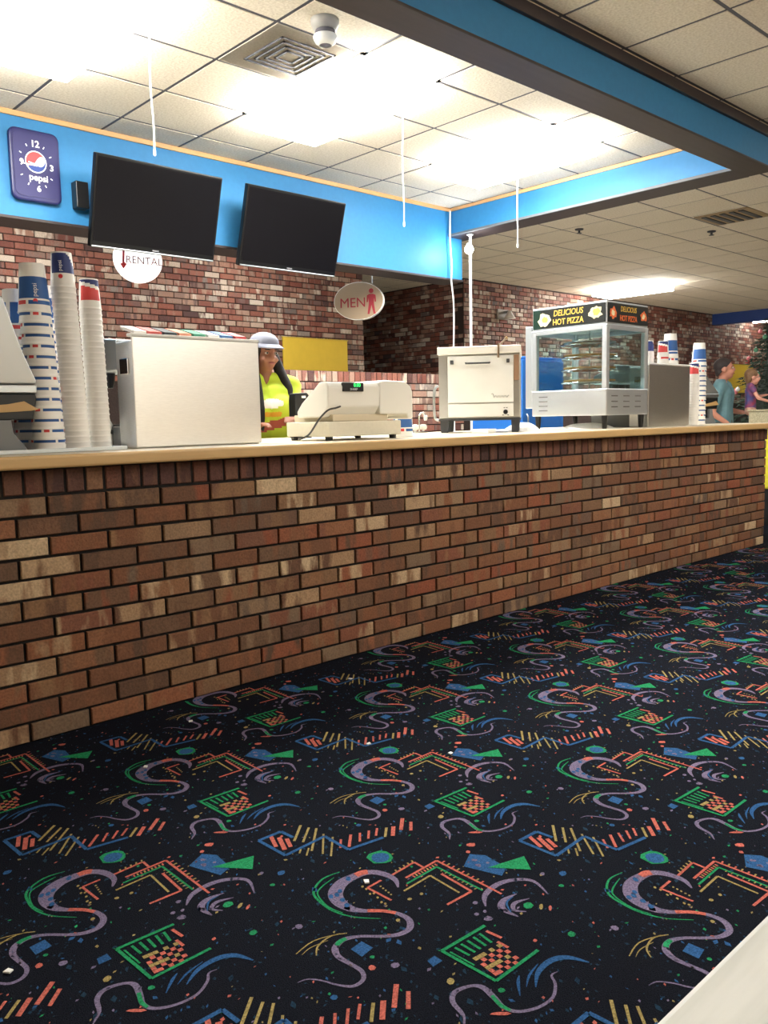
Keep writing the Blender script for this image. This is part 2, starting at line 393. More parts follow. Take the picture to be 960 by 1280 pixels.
ceiling(7.7, 10.2, 8.7, 12, 8.18, 4.58)

def troffer(h, power, label, mname):
    x0, x1, y0, y1 = h
    t = thing('ceiling_light', label, 'ceiling light', ((x0+x1)/2, (y0+y1)/2, ZC), 0, 'fluorescent ceiling lights')
    a, b = (x1-x0)/2+.018, (y1-y0)/2+.018
    f = MB()
    for s in (-1, 1):
        f.box(-a, a, min(s*b, s*(b-.03)), max(s*b, s*(b-.03)), -.004, .0005); f.box(min(s*a, s*(a-.03)), max(s*a, s*(a-.03)), -b, b, -.004, .0005)
    f.obj('frame', white, t)
    em = MATS.get(mname) or mat(mname, (255, 253, 246), .6, emit=power)
    MB().prism([(-a+.03, .01), (a-.03, .01), (a-.045, -.11), (-a+.045, -.11)], 'y', -b+.03, b-.03).obj('lens', em, t, bevel=.008)
    return t
troffer(tray_l[0], TRAY_LIGHT, 'glowing fluorescent ceiling light above the paper cup stacks', 'tray lens')
troffer(tray_l[1], TRAY_LIGHT, 'glowing fluorescent ceiling light beside the square air vent', 'tray lens')
troffer(tray_l[2], TRAY_LIGHT, 'glowing fluorescent ceiling light nearest the blue tray corner with the hanging wire', 'tray lens')
for h in front_l: troffer(h, FRONT_LIGHT, 'fluorescent ceiling light over the carpeted seating area', 'front lens')
troffer(far_l[0], FAR_LIGHT*4.5, 'glowing fluorescent ceiling light in the low dim ceiling beyond the pizza warmer', 'far bright lens')
for h in back_l: troffer(h, FAR_LIGHT*1.25, 'fluorescent ceiling light between the blue bulkhead and the back brick wall', 'back lens')
for h in right_fill_l: troffer(h, FAR_LIGHT, 'added fluorescent fill light in the low ceiling past the end of the counter', 'fill lens')
# bare tube strip beyond the far beam
t = thing('strip_light', 'bare fluorescent strip light on ceiling beyond the dark blue beam', 'ceiling light', (19.6, 8.0, ZC))
MB().box(-.06, .06, -.65, .65, -.05, 0).obj('housing', white, t)
MB().tube([(0, -.6, -.07), (0, .6, -.07)], .02).obj('tube', mat('tube glow', (255, 253, 246), emit=25), t)

# ---------------- beams round the tray
def build_beam(name, x0, x1, y0, y1, z0, parts):
    b = struct(MB().box(x0, x1, y0, y1, z0, ZC+.01).obj(name, blue_paint))
    for nm, bx, m in parts: MB().box(*bx).obj(nm, m, b, bevel=.003)
    return b
build_beam('trim_1', -3, 6.67, 2.80, 2.99, 2.858,
           [('crown_board', (-3, 6.67, 2.775, 2.80, ZC-.066, ZC), brown), ('bottom_board', (-3, 6.67, 2.785, 3.0, 2.843, 2.858), brown),
            ('tan_strip', (-3, 6.45, 2.99, 3.0, ZC-.03, ZC), tan)])
build_beam('trim_2', 6.45, 6.67, 2.995, 6.18, 2.868,
           [('tan_strip', (6.437, 6.45, 2.995, 5.93, ZC-.032, ZC), tan), ('bottom_board', (6.425, 6.69, 3.0, 6.18, 2.845, 2.868), brown),
            ('grey_lip', (6.40, 6.425, 3.0, 5.915, 2.845, 2.868), mat('grey lip', (92, 96, 100), .6))])
build_beam('trim_3', -3, 6.62, 5.93, 6.18, 2.44,
           [('tan_strip', (-3, 6.437, 5.915, 5.93, ZC-.035, ZC), tan), ('bottom_board', (-3, 6.63, 5.92, 6.2, 2.42, 2.44), brown)])
struct(MB().box(17.8, 18.0, -4, 8.7, 2.9, ZC+.01).obj('trim_4', mat('navy beam paint', (30, 62, 130), .6)))

# ---------------- bricks
BL, BH, BJ = .2035, .0677, .010
def brick_mesh(n, L_, H_, D=.012, ch=.003):
    x0, x1, z0, z1 = BJ/2, L_-BJ/2, BJ/2, H_-BJ/2
    v = [(x0,0,z0),(x1,0,z0),(x1,0,z1),(x0,0,z1),(x0,-D+ch,z0),(x1,-D+ch,z0),(x1,-D+ch,z1),(x0,-D+ch,z1),(x0+ch,-D,z0+ch),(x1-ch,-D,z0+ch),(x1-ch,-D,z1-ch),(x0+ch,-D,z1-ch)]
    f = [(8,9,10,11)]
    for k in range(4):
        k2 = (k+1) % 4; f += [(k, k2, k2+4, k+4), (k+4, k2+4, k2+8, k+8)]
    me = bpy.data.meshes.new(n); me.from_pydata(v, [], f); return me
def brick_wall(core, m, x0, x1, z0, rows, face_y, pick, along='x', zskip=None, off=0, jitter=.0025, name='brick', par=1):
    """bricks on a face at face_y (looking -Y), or along Y on a face at x = face_y (looking -X)"""
    cache = {}; rest = MB(); n = 0
    for r in range(rows):
        z = z0+r*BH; s = x0-(BL/2 if r % 2 == par else 0)-off
        while s < x1-.02:
            a, b = max(s, x0), min(s+BL, x1)
            if b-a > .03:
                k = round(b-a, 3); dz = random.uniform(-.001, .001); dy = random.uniform(-jitter, jitter)
                if k not in cache:
                    cache[k] = brick_mesh('brick', b-a, BH); cache[k].materials.append(m)
                if pick(a, z):
                    o = link(name, cache[k], None, core); n += 1
                    if along == 'x': o.location = (a, face_y+dy, z+dz)
                    else: o.location = (face_y+dy, b, z+dz); o.rotation_euler = (0, 0, -PI/2)
                else:
                    me = cache[k]; vs = [tuple(v.co) for v in me.vertices]
                    if along == 'x': vs = [(v[0]+a, v[1]+face_y+dy, v[2]+z) for v in vs]
                    else: vs = [(v[1]+face_y+dy, b-v[0], v[2]+z) for v in vs]
                    rest.add(vs, [tuple(p.vertices) for p in me.polygons])
            s += BL
    if rest.v:
        me = bpy.data.meshes.new('bricks_beyond'); me.from_pydata(rest.v, [], rest.f); stuff(link('bricks_beyond', me, m, core))
    return n
def soldier_row(core, m, x0, x1, z, h, face_y, step=.0678, name='soldier_brick', dark=None):
    me = brick_mesh('soldier_brick', step, h); me.materials.append(m); k = 0
    while x0+k*step < x1-.03:
        o = link(name, me, None, core); o.location = (x0+k*step, face_y+random.uniform(-.002, .002), z); k += 1

# counter front
CY = 2.748
cw = struct(MB().box(-1.2, 6.56, CY+.010, 3.70, 0, .90).obj('wall_counter', mortar))
BX = 1.031-11*BL   # joint of the first row under the soldiers
nb = brick_wall(cw, brickA, BX, 6.56, .0, 12, CY+.010, lambda x, z: .55 < x < 6.2-.1, par=0)
brickC = brick_mat('dark shaded counter brick', [(0, (70, 48, 44)), (.2, (96, 60, 48)), (.45, (112, 70, 54)), (.7, (88, 58, 52)), (.9, (120, 84, 62)), (1, (136, 100, 74))])  # darker bricks, with the nosing's shadow also put into the colour
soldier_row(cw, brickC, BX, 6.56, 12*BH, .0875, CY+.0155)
# end return of the counter
er = brick_mesh('brick', BL, BH); er.materials.append(brickA)
for r in range(12):
    o = link('end_brick', er, None, cw); o.location = (6.56, CY, r*BH); o.rotation_euler = (0, 0, PI/2)
struct(cw)
# worktop
ct = thing('countertop', 'long tan laminate countertop running along the brick counter', 'countertop', (0, 0, 0))
MB().box(-1.2, 6.62, 2.715, 3.78, .9012, .944).obj('slab', mat('cream laminate', (226, 214, 190), .35, noise=.05, scale=30), ct, bevel=.003)
MB().box(-1.2, 6.63, 2.69, 2.715, .9012, .944).obj('nosing', mat('tan nosing', (214, 176, 120), .45, noise=.1, scale=12, stretch=(.4, 5, 5)), ct, bevel=.009, seg=3)

# back wall with corridor
wb = struct(MB().box(-3, 7.7, 8.712, 8.9, 0, ZC+.02).obj('wall_back', mortar2))
brick_wall(wb, brickB, 2.6, 7.7, 22*BH, 24, 8.712, lambda x, z: x > 3.1 and 1.83 < z < 2.86 and not (6.25 < x < 7.35 and z < 2.02))
wr = struct(MB().box(9.75, 27, 8.712, 8.9, 0, ZC+.02).obj('wall_back_far', mortar2))
brick_wall(wr, brickB, 9.75, 20.6, 18*BH, 28, 8.712, lambda x, z: x < 12.2 and z > 1.72, off=.07)
wc = struct(MB().box(9.762, 9.95, 8.9, 12, 0, ZC+.02).obj('wall_corridor', mortar2))
brick_wall(wc, brickB, 8.72, 12, 20*BH, 26, 9.762, lambda x, z: False, along='y')
struct(MB().box(7.5, 7.7, 8.9, 12, 0, ZC+.02).obj('wall_corridor_side', mortar2))
struct(MB().box(7.5, 10, 12, 12.1, 0, ZC+.02).obj('wall_corridor_end', mortar2))
# half wall behind the kitchen
wh = struct(MB().box(3.2, 6.6, 5.912, 6.08, 0, 1.47).obj('wall_half', mortar2))
brick_wall(wh, brickB, 3.2, 6.6, 1.37-8*BH, 8, 5.912, lambda x, z: True)
soldier_row(wh, brickB, 3.2, 6.6, 1.37, .1015, 5.912)
# remaining enclosure
wall_p = mat('brown wall panel', (186, 170, 150), .7, noise=.2, scale=3, stretch=(6, 6, .3))
struct(MB().box(-3.1, -3, -4, 8.9, 0, ZC+.02).obj('wall_left', wall_p))
struct(MB().box(5.4, 27, -4.1, -4, 0, ZC+.02).obj('wall_front_darker', wall_p))  # unseen change of wall tone, added to darken part of the steel's reflection
struct(MB().box(-3, 5.4, -4.1, -4, 0, ZC+.02).obj('wall_front', mat('cream reflector paint', (232, 226, 212), .7, noise=.04, scale=3)))  # unseen wall, made cream to brighten the steel dispenser's reflection
struct(MB().box(27, 27.1, -4, 8.9, 0, ZC+.02).obj('wall_right', wall_p))
# ================================================================== OBJECTS
ZT = .944
def P(px, py, Y): q = onY(px, py, Y); return (q.x, q.z)

# ---------------- televisions on the bulkhead
scr = mat('tv screen', (12, 11, 14), .3, spec=.12); bez = mat('tv bezel', (10, 10, 11), .35, spec=.3)
def tv(x0, label):
    wd, h = .985, .615; tilt = math.radians(17)
    t = thing('television', label, 'television', (x0+wd/2, 5.745, 2.262), 0, 'televisions on the blue bulkhead')
    def tl(o): o.rotation_euler = (tilt, 0, 0); return o
    tl(MB().box(-wd/2, wd/2, -.0, .05, 0, h).obj('housing', bez, t, bevel=.008))
    tl(MB().box(-wd/2+.018, wd/2-.018, -.003, .002, .045, h-.02).obj('screen', scr, t))
    tl(MB().box(-wd/2+.01, wd/2-.01, -.008, .0, .004, .014).obj('silver_strip', steel2, t, bevel=.002))
    tl(MB().box(-.025, .025, -.004, 0, .022, .032).obj('logo_mark', mat('tv logo', (120, 120, 125), .4), t))
    b = MB().box(-.14, .14, .165, .184, .12, .5).box(-.05, .05, .0, .17, .26, .36).obj('wall_bracket', black, t, bevel=.004)
    if x0 < 3: MB().box(-wd/2-.03, -wd/2+.06, .10, .184, .28, .46).obj('side_bracket', black, t, bevel=.005)  # black bracket showing at the television's left edge
    return t
tv(2.565, 'black flat television tilted down from the bulkhead beside the square clock')
tv(3.775, 'black flat television tilted down from the bulkhead above the yellow board')

# ---------------- clock
clk = thing('wall_clock', 'square navy wall clock with a soda logo on the blue bulkhead', 'clock', (2.283, 5.928, 2.545))
navy = mat('clock navy', (34, 34, 88), .35); navy2 = mat('clock face navy', (40, 38, 92), .5)
def rrect(w_, h_, r, n=5, z0=0):
    pts = []
    for cx, cz, a0 in ((w_/2-r, h_-r, 0), (-w_/2+r, h_-r, 90), (-w_/2+r, r, 180), (w_/2-r, r, 270)):
        for k in range(n+1):
            a = math.radians(a0+90*k/n); pts.append((cx+r*math.cos(a), z0+cz+r*math.sin(a)))
    return pts
MB().prism(rrect(.335, .47, .05), 'y', -.04, 0).obj('case', navy, clk, bevel=.012)
MB().prism([(p[0]*.86, .03+p[1]*.87) for p in rrect(.335, .47, .045)], 'y', -.043, -.0395).obj('dial', navy2, clk)
wm = mat('print white', (240, 240, 245), .5); rm = mat('print red', (226, 62, 66), .5); bm_ = mat('print blue', (38, 66, 140), .5)
def disc_poly(cx, cz, r, n=32): return [(cx+r*math.cos(2*PI*k/n), cz+r*math.sin(2*PI*k/n)) for k in range(n)]
def globe(parent, cx, cz, r, y, ydir=-1, axis='y'):
    MB().prism(disc_poly(cx, cz, r), axis, y, y+ydir*.001).obj('logo_disc', wm, parent)
    def seg(fn, keep_top):
        pts = []; n = 40; R = r*.88
        up = [(R*math.cos(a), R*math.sin(a)) for a in [2*PI*k/n for k in range(n)]]
        return up
    R = r*.9
    top = [(R*math.cos(math.radians(a)), R*math.sin(math.radians(a))) for a in range(25, 206, 12)]
    wave = [(-R*.9+u*R*1.81, -R*.42+u*R*.84+R*.30*math.sin(u*2*PI)*-1+.06*R) for u in [k/12 for k in range(1, 12)]]
    MB().prism([(cx+p[0], cz+p[1]) for p in top+wave], axis, y+ydir*.001, y+ydir*.002).obj('logo_red', rm, parent)
    bot = [(R*math.cos(math.radians(a)), R*math.sin(math.radians(a))) for a in range(212, 374, 12)]
    wv2 = [(R*.93-u*R*1.7, -R*.1-u*R*.45-R*.22*math.sin(u*2*PI)) for u in [k/12 for k in range(1, 12)]]
    MB().prism([(cx+p[0], cz+p[1]) for p in bot+wv2], axis, y+ydir*.001, y+ydir*.002).obj('logo_blue', bm_, parent)
globe(clk, .0, .26, .072, -.043)
def ct_(s, x, z, size, **k): return text('numeral' if s != 'pepsi' else 'lettering', s, size, wm, clk, (x, -.0445, z), (1, 0, 0), (0, 0, 1), **k)
ct_('12', .0, .375, .06, bold=.0015); ct_('3', .105, .235, .055, bold=.0015); ct_('6', .01, .085, .055, bold=.0015); ct_('9', -.095, .245, .055, bold=.0015)
ct_('pepsi', .012, .157, .062, bold=.001)
for a in (30, 60, 120, 150, 210, 240, 300, 330):
    an = math.radians(a); rx, rz = .115, .145
    x, z = rx*math.sin(an), .235+rz*math.cos(an)
    dx, dz = math.sin(an)*.008, math.cos(an)*.008
    MB().prism([(x-dx-dz*.4, z-dz+dx*.4), (x-dx+dz*.4, z-dz-dx*.4), (x+dx+dz*.4, z+dz-dx*.4), (x+dx-dz*.4, z+dz+dx*.4)], 'y', -.0445, -.043).obj('hour_mark', wm, clk)
MB().prism([(.008, .243), (.006, .231), (-.088, .236), (-.088, .241)], 'y', -.049, -.047).obj('hand', wm, clk)
MB().prism([(.006, .243), (.0, .233), (-.055, .251), (-.053, .256)], 'y', -.0515, -.0495).obj('hand', wm, clk)

# ---------------- hanging round signs
def oval(w_, h_, n=40): return [(w_/2*math.cos(2*PI*k/n), h_/2*math.sin(2*PI*k/n)) for k in range(n)]
dred = mat('sign red', (150, 34, 48), .5)
sg = thing('hanging_sign', 'round white hanging RENTAL sign behind the tilted television', 'sign', (3.302, 6.5, 2.364), -.12)
MB().prism(oval(.40, .37), 'y', -.02, .02).obj('panel', mat('backlit sign white', (250, 246, 242), .5, emit=.55), sg, bevel=.003)
text('lettering', 'RENTAL', .085, mat('sign grey red', (150, 92, 92), .5), sg, (.045, -.0215, -.01), (1, 0, 0), (0, 0, 1))
MB().prism([(-.125, .14), (-.105, .15), (-.12, -.03), (-.10, -.045), (-.13, -.085), (-.155, -.045), (-.137, -.04)], 'y', -.0225, -.0205).obj('arrow', rm, sg)
for s in (-1, 1): MB().tube([(s*.1, 0, .15), (s*.1, 0, ZC-2.364)], .004).obj('hanger', white, sg)
sg = thing('hanging_sign', 'oval beige hanging MEN sign with a walking figure below the bulkhead', 'sign', (5.70, 6.5, 2.218), -1.0)
MB().prism(oval(.52, .375), 'y', -.03, .03).obj('panel', mat('sign edge white', (244, 242, 236), .5), sg, bevel=.003)
MB().prism(oval(.51, .365), 'y', -.0312, -.03).obj('face_sheet', mat('sign beige', (158, 136, 112), .55), sg)
text('lettering', 'MEN', .135, dred, sg, (-.06, -.0325, -.02), (1, 0, 0), (0, 0, 1))
mx_, mz_ = .135, -.005
fig = [(-.018,.068),(.018,.068),(.045,.055),(.05,-.01),(.036,-.012),(.03,.03),(.026,-.02),(.042,-.13),(.022,-.13),(.0,-.04),(-.022,-.13),(-.042,-.13),(-.026,-.02),(-.03,.03),(-.036,-.012),(-.05,-.01),(-.045,.055)]
g = MB().prism([(mx_+p[0], mz_+p[1]) for p in fig], 'y', -.0335, -.0311)
g.prism(disc_poly(mx_, mz_+.098, .024, 16), 'y', -.0335, -.0311).obj('figure', dred, sg)
MB().tube([(.14, 0, .17), (.14, 0, ZC-2.218)], .005).obj('hanger', white, sg)

# ---------------- ceiling fittings
v = thing('air_vent', 'square stepped air vent in the bright ceiling tray beside a light', 'vent', (AX+1.5*T, AY-2.5*T, ZC))
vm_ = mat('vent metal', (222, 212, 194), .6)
MB().box(-.295, .295, -.295, .295, .0, .012).obj('plate', vm_, v)
for k in range(4):
    a = .19-.042*k; b = a-.012; q = MB()
    for s in (-1, 1): q.box(-a, a, min(s*a, s*b), max(s*a, s*b), -.006, 0); q.box(min(s*a, s*b), max(s*a, s*b), -a, a, -.006, 0)
    q.obj('louvre', grid_m, v)
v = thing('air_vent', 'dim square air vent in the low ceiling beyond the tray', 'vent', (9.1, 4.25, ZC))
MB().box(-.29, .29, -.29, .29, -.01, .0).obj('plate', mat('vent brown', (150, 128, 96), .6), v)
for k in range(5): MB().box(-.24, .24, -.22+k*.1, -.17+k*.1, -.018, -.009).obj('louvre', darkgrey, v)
d = thing('dome_camera', 'white dome security camera on the ceiling beside the square vent', 'camera', (2.96, 3.60, ZC))
MB().lathe([(.075, -.0), (.075, -.02), (.062, -.05), (.05, -.055)], 24).obj('base', mat('camera grey', (176, 172, 166), .5), d, smooth=True)
MB().ell((0, 0, -.075), (.056, .056, .056), 20, 12).obj('dome', mat('camera dome', (110, 108, 120), .15, spec=.8), d, smooth=True)
MB().lathe([(.057, -.082), (.059, -.088), (.05, -.108), (.03, -.127), (.034, -.13), (.056, -.108), (.064, -.088), (.062, -.08)], 24, cap=False).obj('shroud', white, d, smooth=True)
for x, y, lb in ((8.3, 5.65, 'small dark sprinkler head in the low ceiling near the tray corner'), (9.65, 4.75, 'small dark sprinkler head in the low ceiling near its air vent')):
    s_ = thing('sprinkler_head', lb, 'sprinkler', (x, y, ZC)); MB().lathe([(.05, 0), (.045, -.012), (.015, -.016)], 16).obj('plate', darkgrey, s_); MB().lathe([(.012, -.012), (.012, -.04), (.03, -.044), (.03, -.048)], 12).obj('deflector', darkgrey, s_)
cordm = mat('white cord', (240, 240, 238), .6)
for (x, y, px, py, lb) in ((AX+.012, 4.06, 187, 185, 'white pull string hanging from the light above the paper cups'), (AX+3*T+.012, 4.11, 501, 276, 'white pull string hanging from the light beside the air vent'), (AX+6*T+.012, 4.60, 644, 304, 'white pull string hanging from the light near the tray corner')):
    z1 = onY(px, py, y).z
    s_ = thing('pull_string', lb, 'string', (x, y, ZC))
    n = 10; MB().tube([(.004*math.sin(k*.9), 0, -.012+(z1-ZC+.012)*k/n) for k in range(n+1)], .0045, 6).obj('cord', cordm, s_)
    MB().lathe([(.002, z1-ZC+.01), (.007, z1-ZC-.008), (.007, z1-ZC-.03), (.003, z1-ZC-.034)], 10, (.004*math.sin(9), 0, 0)).obj('toggle', white, s_)
# wire in the tray corner and the pole with a bare lamp
wpts = [(6.395, 5.88, 3.09), (6.395, 5.885, 2.8), (6.41, 5.88, 2.55), (6.39, 5.87, 2.4), (6.42, 5.87, 2.2), (6.41, 5.86, 1.9), (6.40, 5.86, 1.5), (6.40, 5.85, .3)]
tag(MB().tube(smooth_pts(wpts, 5), .008, 6).obj('hanging_wire', cordm), 'loose white wire hanging down the corner of the blue tray', 'wire')
pl = thing('conduit_pole', 'thin white conduit pole rising behind the steel oven to the beam', 'pole', (6.49, 5.70, 0))
MB().tube([(0, 0, 0), (0, 0, 2.845)], .014, 10).obj('pipe', white, pl)
MB().lathe([(.035, 2.845), (.035, 2.835), (.016, 2.825)], 14).obj('flange', white, pl)
MB().lathe([(.05, .0), (.05, .012), (.016, .02)], 14).obj('foot', white, pl)
lp = thing('bulb_lamp', 'small glaring bare bulb lamp clamped near the top of the conduit pole', 'lamp', (6.47, 5.685, 2.69))
MB().tube([(.02, .0, 0), (-.035, -.02, 0)], .012).obj('clamp', white, lp)
MB().lathe([(.02, .0), (.03, .03), (.026, .05)], 14, (-.05, -.03, 0)).obj('socket', white, lp)
MB().ell((-.055, -.035, -.01), (.042, .042, .042), 14, 10).obj('bulb', mat('bulb glow', (250, 252, 255), emit=90), lp, smooth=True)
# yellow boards, wall speaker
yb = mat('yellow board', (226, 190, 60), .6, noise=.05, scale=10)
def board(name, x0, x1, z0, z1, lb):
    b = thing(name, lb, 'board', ((x0+x1)/2, 8.694, z0)); w2 = (x1-x0)/2
    MB().box(-w2, w2, -.02, -.002, 0, z1-z0).obj('panel', yb, b, bevel=.002)
    MB().box(-w2-.012, w2+.012, -.024, -.003, z1-z0, z1-z0+.012).obj('edge_strip', mat('yellow edge', (206, 176, 60), .5), b)
board('yellow_board', 6.317, 7.375, 1.35, 2.07, 'plain yellow board on the back brick wall behind the cash register')
board('yellow_board', 18.45, 19.85, 1.45, 2.08, 'plain yellow board on the far brick wall behind the man')
ws = thing('wall_horn', 'small white horn speaker on the dark brick wall above the oven', 'speaker', (10.65, 8.694, 2.56))
MB().box(-.14, .14, -.03, -.002, 0, .16).obj('backplate', mat('plate grey', (150, 142, 134), .6), ws, bevel=.005)
MB().lathe([(.03, .13), (.04, .1), (.09, .02), (.10, .01)], 20, (.03, -.13, 0)).obj('horn', mat('horn grey', (214, 208, 200), .5), ws, smooth=True)
MB().box(.0, .06, -.13, -.02, .10, .13).obj('arm', midgrey, ws)

# ---------------- paper cups
cw_, cb_, cr_, ct2 = mat('cup paper', (244, 242, 238), .6), mat('cup blue', (42, 92, 158), .55), mat('cup red', (222, 74, 74), .55), mat('cup navy', (34, 52, 116), .55)
CUPM = [cw_, cb_, cr_, ct2]
def cup_mesh(kind):
    """upside-down tapered cup, open rim at z = 0"""
    mb = MB(); seg = 36
    R, r, H = {'big': (.054, .041, .168), 'tall': (.042, .0345, .125), 'short': (.039, .0325, .110)}[kind]
    N = 24
    lip = .0022 if kind == 'big' else .0015
    prof = [(R+lip*.7, 0), (R+lip, .003), (R+lip*.7, .006), (R, .007)]+[(R+(r-R)*k/N, .007+(H-.007)*k/N) for k in range(1, N+1)]
    def mf(i, k):
        if i < 3: return 0
        t = (i-3)/N; a = k/seg
        if kind == 'big':
            if .10 < t < .20:     # printed dashes that show below every nested cup
                if a < .10 or .42 < a < .5: return 2
                if .12 < a < .4 or .52 < a < .78 or .82 < a < .97: return 1
                return 0
            if .23 < t < .68: return 1 if (a % .5) < .42 else 0
            return 0
        if kind == 'tall':
            if .34 < t < .92: return 3 if (a % .5) < .30+.1*math.sin(t*4) else 0
            return 0
        if kind == 'short':
            u = (a+.02) % .5
            if .22 < t < .92:
                if t > .90-.5*u: return 3 if u < .44 else 0
                if t > .78-.5*u: return 0
                if u > .06 and u < .40: return 2
            return 0
    mb.lathe(prof, seg, m=0, mf=mf, cap=False)
    # recessed base and inner wall
    inner = [(R+.001, .001)]+[(R-.002+(r-R)*k/4, .006+(H-.012)*k/4) for k in range(5)]
    mb.lathe(inner, seg, m=0, cap=False)
    o = len(mb.v); mb.lathe([(r-.003, H-.004), (r-.001, H), (r, H)], seg, m=0, cap=False)
    mb.add([((r-.003)*math.cos(2*PI*k/seg), (r-.003)*math.sin(2*PI*k/seg), H-.004) for k in range(seg)], [tuple(range(seg))], 0)
    me = bpy.data.meshes.new('paper_cup'); me.from_pydata(mb.v, [], mb.f); me.polygons.foreach_set('material_index', mb.m)
    me.polygons.foreach_set('use_smooth', [True]*len(me.polygons))
    for m in CUPM: me.materials.append(m)
    return me
CUP = {k: cup_mesh(k) for k in ('big', 'tall', 'short')}
def stack(kind, px, py, Y, n, pitch, label, group, z0=ZT, lean=(0, 0), rot0=0, x=None, logo=False):
    p = onY(px, py, Y); x = p.x if x is None else x
    ca = math.atan2(-Y, -x)+rot0
    top = {'big': .21, 'tall': .15, 'short': .22}[kind]
    for k in range(n):
        o = link('paper_cup', CUP[kind], None); tag(o, label, 'cup', group)
        o.location = (x+lean[0]*k*pitch, Y+lean[1]*k*pitch, z0+k*pitch)
        o.rotation_euler = (0, 0, ca-top*2*PI if k == n-1 else random.uniform(-.5, .5)+(random.choice((0, 1, 2))*1.3 if kind == 'big' else 0))
    if kind != 'short' and logo:
        a = top*2*PI; u = Vector((math.cos(a), math.sin(a), 0)); R_, zc = {'big': (.0506, .075), 'tall': (.0405, .075)}[kind]
        text('lettering', 'pepsi', .022 if kind == 'big' else .018, wm, o, u*R_+Vector((0, 0, zc)), (0, 0, 1), Vector((math.sin(a), -math.cos(a), 0))*1, depth=.0004)
        c_ = u*(R_+.0008)+Vector((0, 0, zc-.036)); w_ = Vector((-math.sin(a), math.cos(a), 0))
        MB().add([c_+(w_*math.cos(2*PI*q/14)+Vector((0, 0, 1))*math.sin(2*PI*q/14))*.0075 for q in range(14)], [tuple(range(14))]).obj('logo_dot', rm, o)
tray = thing('serving_tray', 'shallow grey metal tray under the paper cup stacks', 'tray', (1.19, 3.06, ZT))
MB().box(-.29, .20, -.14, .26, 0, .006).obj('base', steel2, tray, bevel=.002)
q = MB()
for a in ((-.30, .21, -.15, -.14), (-.30, .21, .26, .27), (-.30, -.29, -.14, .26), (.20, .21, -.14, .26)): q.box(*a, 0, .014)
q.obj('rim', steel2, tray, bevel=.002)
ZS = ZT+.007
stack('big', 62, 560, 3.0, 14, .0365, 'large paper cup with blue and red dashes in the tall front stack', 'cups in the dashed front stack', ZS, (-.045, 0), .1, logo=True)
stack('big', 40, 560, 3.13, 12, .0365, 'large paper cup with dashes in the stack half hidden behind the slanted dispenser', 'cups in the hidden dashed stack', ZS, (-.06, 0), .9)
stack('big', 70, 558, 3.22, 13, .0365, 'large blue paper cup in the stack behind the dashed front stack', 'cups in the rear stack', ZS, (-.03, 0), .5)
stack('tall', 98, 560, 2.99, 29, .0202, 'white paper cup in the tallest plain stack with a navy top cup', 'cups in the plain tall stack', ZS, (-.035, 0), -.15, logo=True)
stack('short', 126, 558, 3.0, 26, .0200, 'small white paper cup in the plain stack with a red and navy top cup', 'cups in the plain short stack', ZS, (-.02, 0), .1)

# ---------------- soda dispensers (steel back towards the room)
tagc = [(236, 232, 226), (204, 80, 74), (40, 52, 60), (222, 150, 120), (60, 150, 120), (236, 236, 236), (60, 110, 170), (190, 60, 60)]
def dispenser(loc, label, tags):
    t = thing('soda_dispenser', label, 'drink dispenser', loc, 0, 'steel soda dispensers on the counter')
    W = .556
    MB().box(0, W, 0, .14, .0, .405).obj('column', steel, t, bevel=.006)
    MB().box(-.004, W+.004, -.008, .0, .004, .418).obj('back_panel', steel, t, bevel=.003)
    MB().box(-.006, W+.006, -.012, .03, .418, .430).obj('top_lip', white, t, bevel=.003)
    MB().prism([(.14, .30), (.14, .418), (.25, .43), (.43, .36), (.43, .30)], 'x', .005, W-.005).obj('head', steel2, t, bevel=.006)
    MB().box(.01, W-.01, .14, .45, .0, .085).obj('drip_base', midgrey, t, bevel=.006)
    MB().box(.03, W-.03, .16, .44, .085, .092).obj('drip_grille', darkgrey, t)
    for k in range(6): MB().lathe([(.016, .24), (.022, .26), (.026, .30)], 12, (.06+k*.087, .34, 0)).obj('nozzle', black, t)
    if tags:
        for k in range(8):
            x = .02+k*.064
            MB().prism([(.02, .430), (.13, .458), (.13, .47), (.02, .442)], 'x', x, x+.052).obj('flavour_tag', mat('tag %d' % k, tagc[k], .5), t)
    MB().box(-.006, .0, .03, .1, .28, .34).obj('side_latch', chrome, t, bevel=.003)
    return t
dispenser((1.459, 2.955, ZT), 'steel soda dispenser with colourful flavour tags beside the paper cups', True)
dispenser((5.153, 2.955, ZT), 'steel soda dispenser with loose cups on top beside the pizza warmer', False)
bw = thing('plastic_dome', 'small white rounded lid on the drip base of the soda dispenser', 'lid', (1.437, 3.22, ZT))
MB().lathe([(.05, 0), (.052, .06), (.05, .09), (.035, .118), (.012, .128)], 20).obj('dome', white, bw, smooth=True)
MB().lathe([(.056, .055), (.057, .07), (.052, .072)], 20).obj('band', midgrey, bw)
# cups on the right dispenser and the stacks beside it
zc2 = ZT+.431
for x, y, kind, k_, lb in ((5.375+.05, 3.0, 'short', 2, 'white paper cup with red mark standing first on the steel dispenser'), (5.56, 3.02, 'big', 2, 'blue and white paper cup standing in the middle of the dispenser top'), (5.47, 3.14, 'tall', 2, 'navy paper cup standing behind the others on the dispenser top')):
    stack(kind, 0, 0, y, k_, .045, lb, 'loose cups on the steel dispenser', zc2+.001, rot0=random.uniform(-.4, .4), x=x)
stack('short', 866, 531, 2.96, 19, .0185, 'white paper cup in the plain stack beside the far steel dispenser', 'cups in the far plain stack', ZT+.001, rot0=0)
stack('big', 872, 531, 3.06, 13, .0365, 'dashed paper cup in the stack behind the far plain stack', 'cups in the far dashed stack', ZT+.001, rot0=.3)

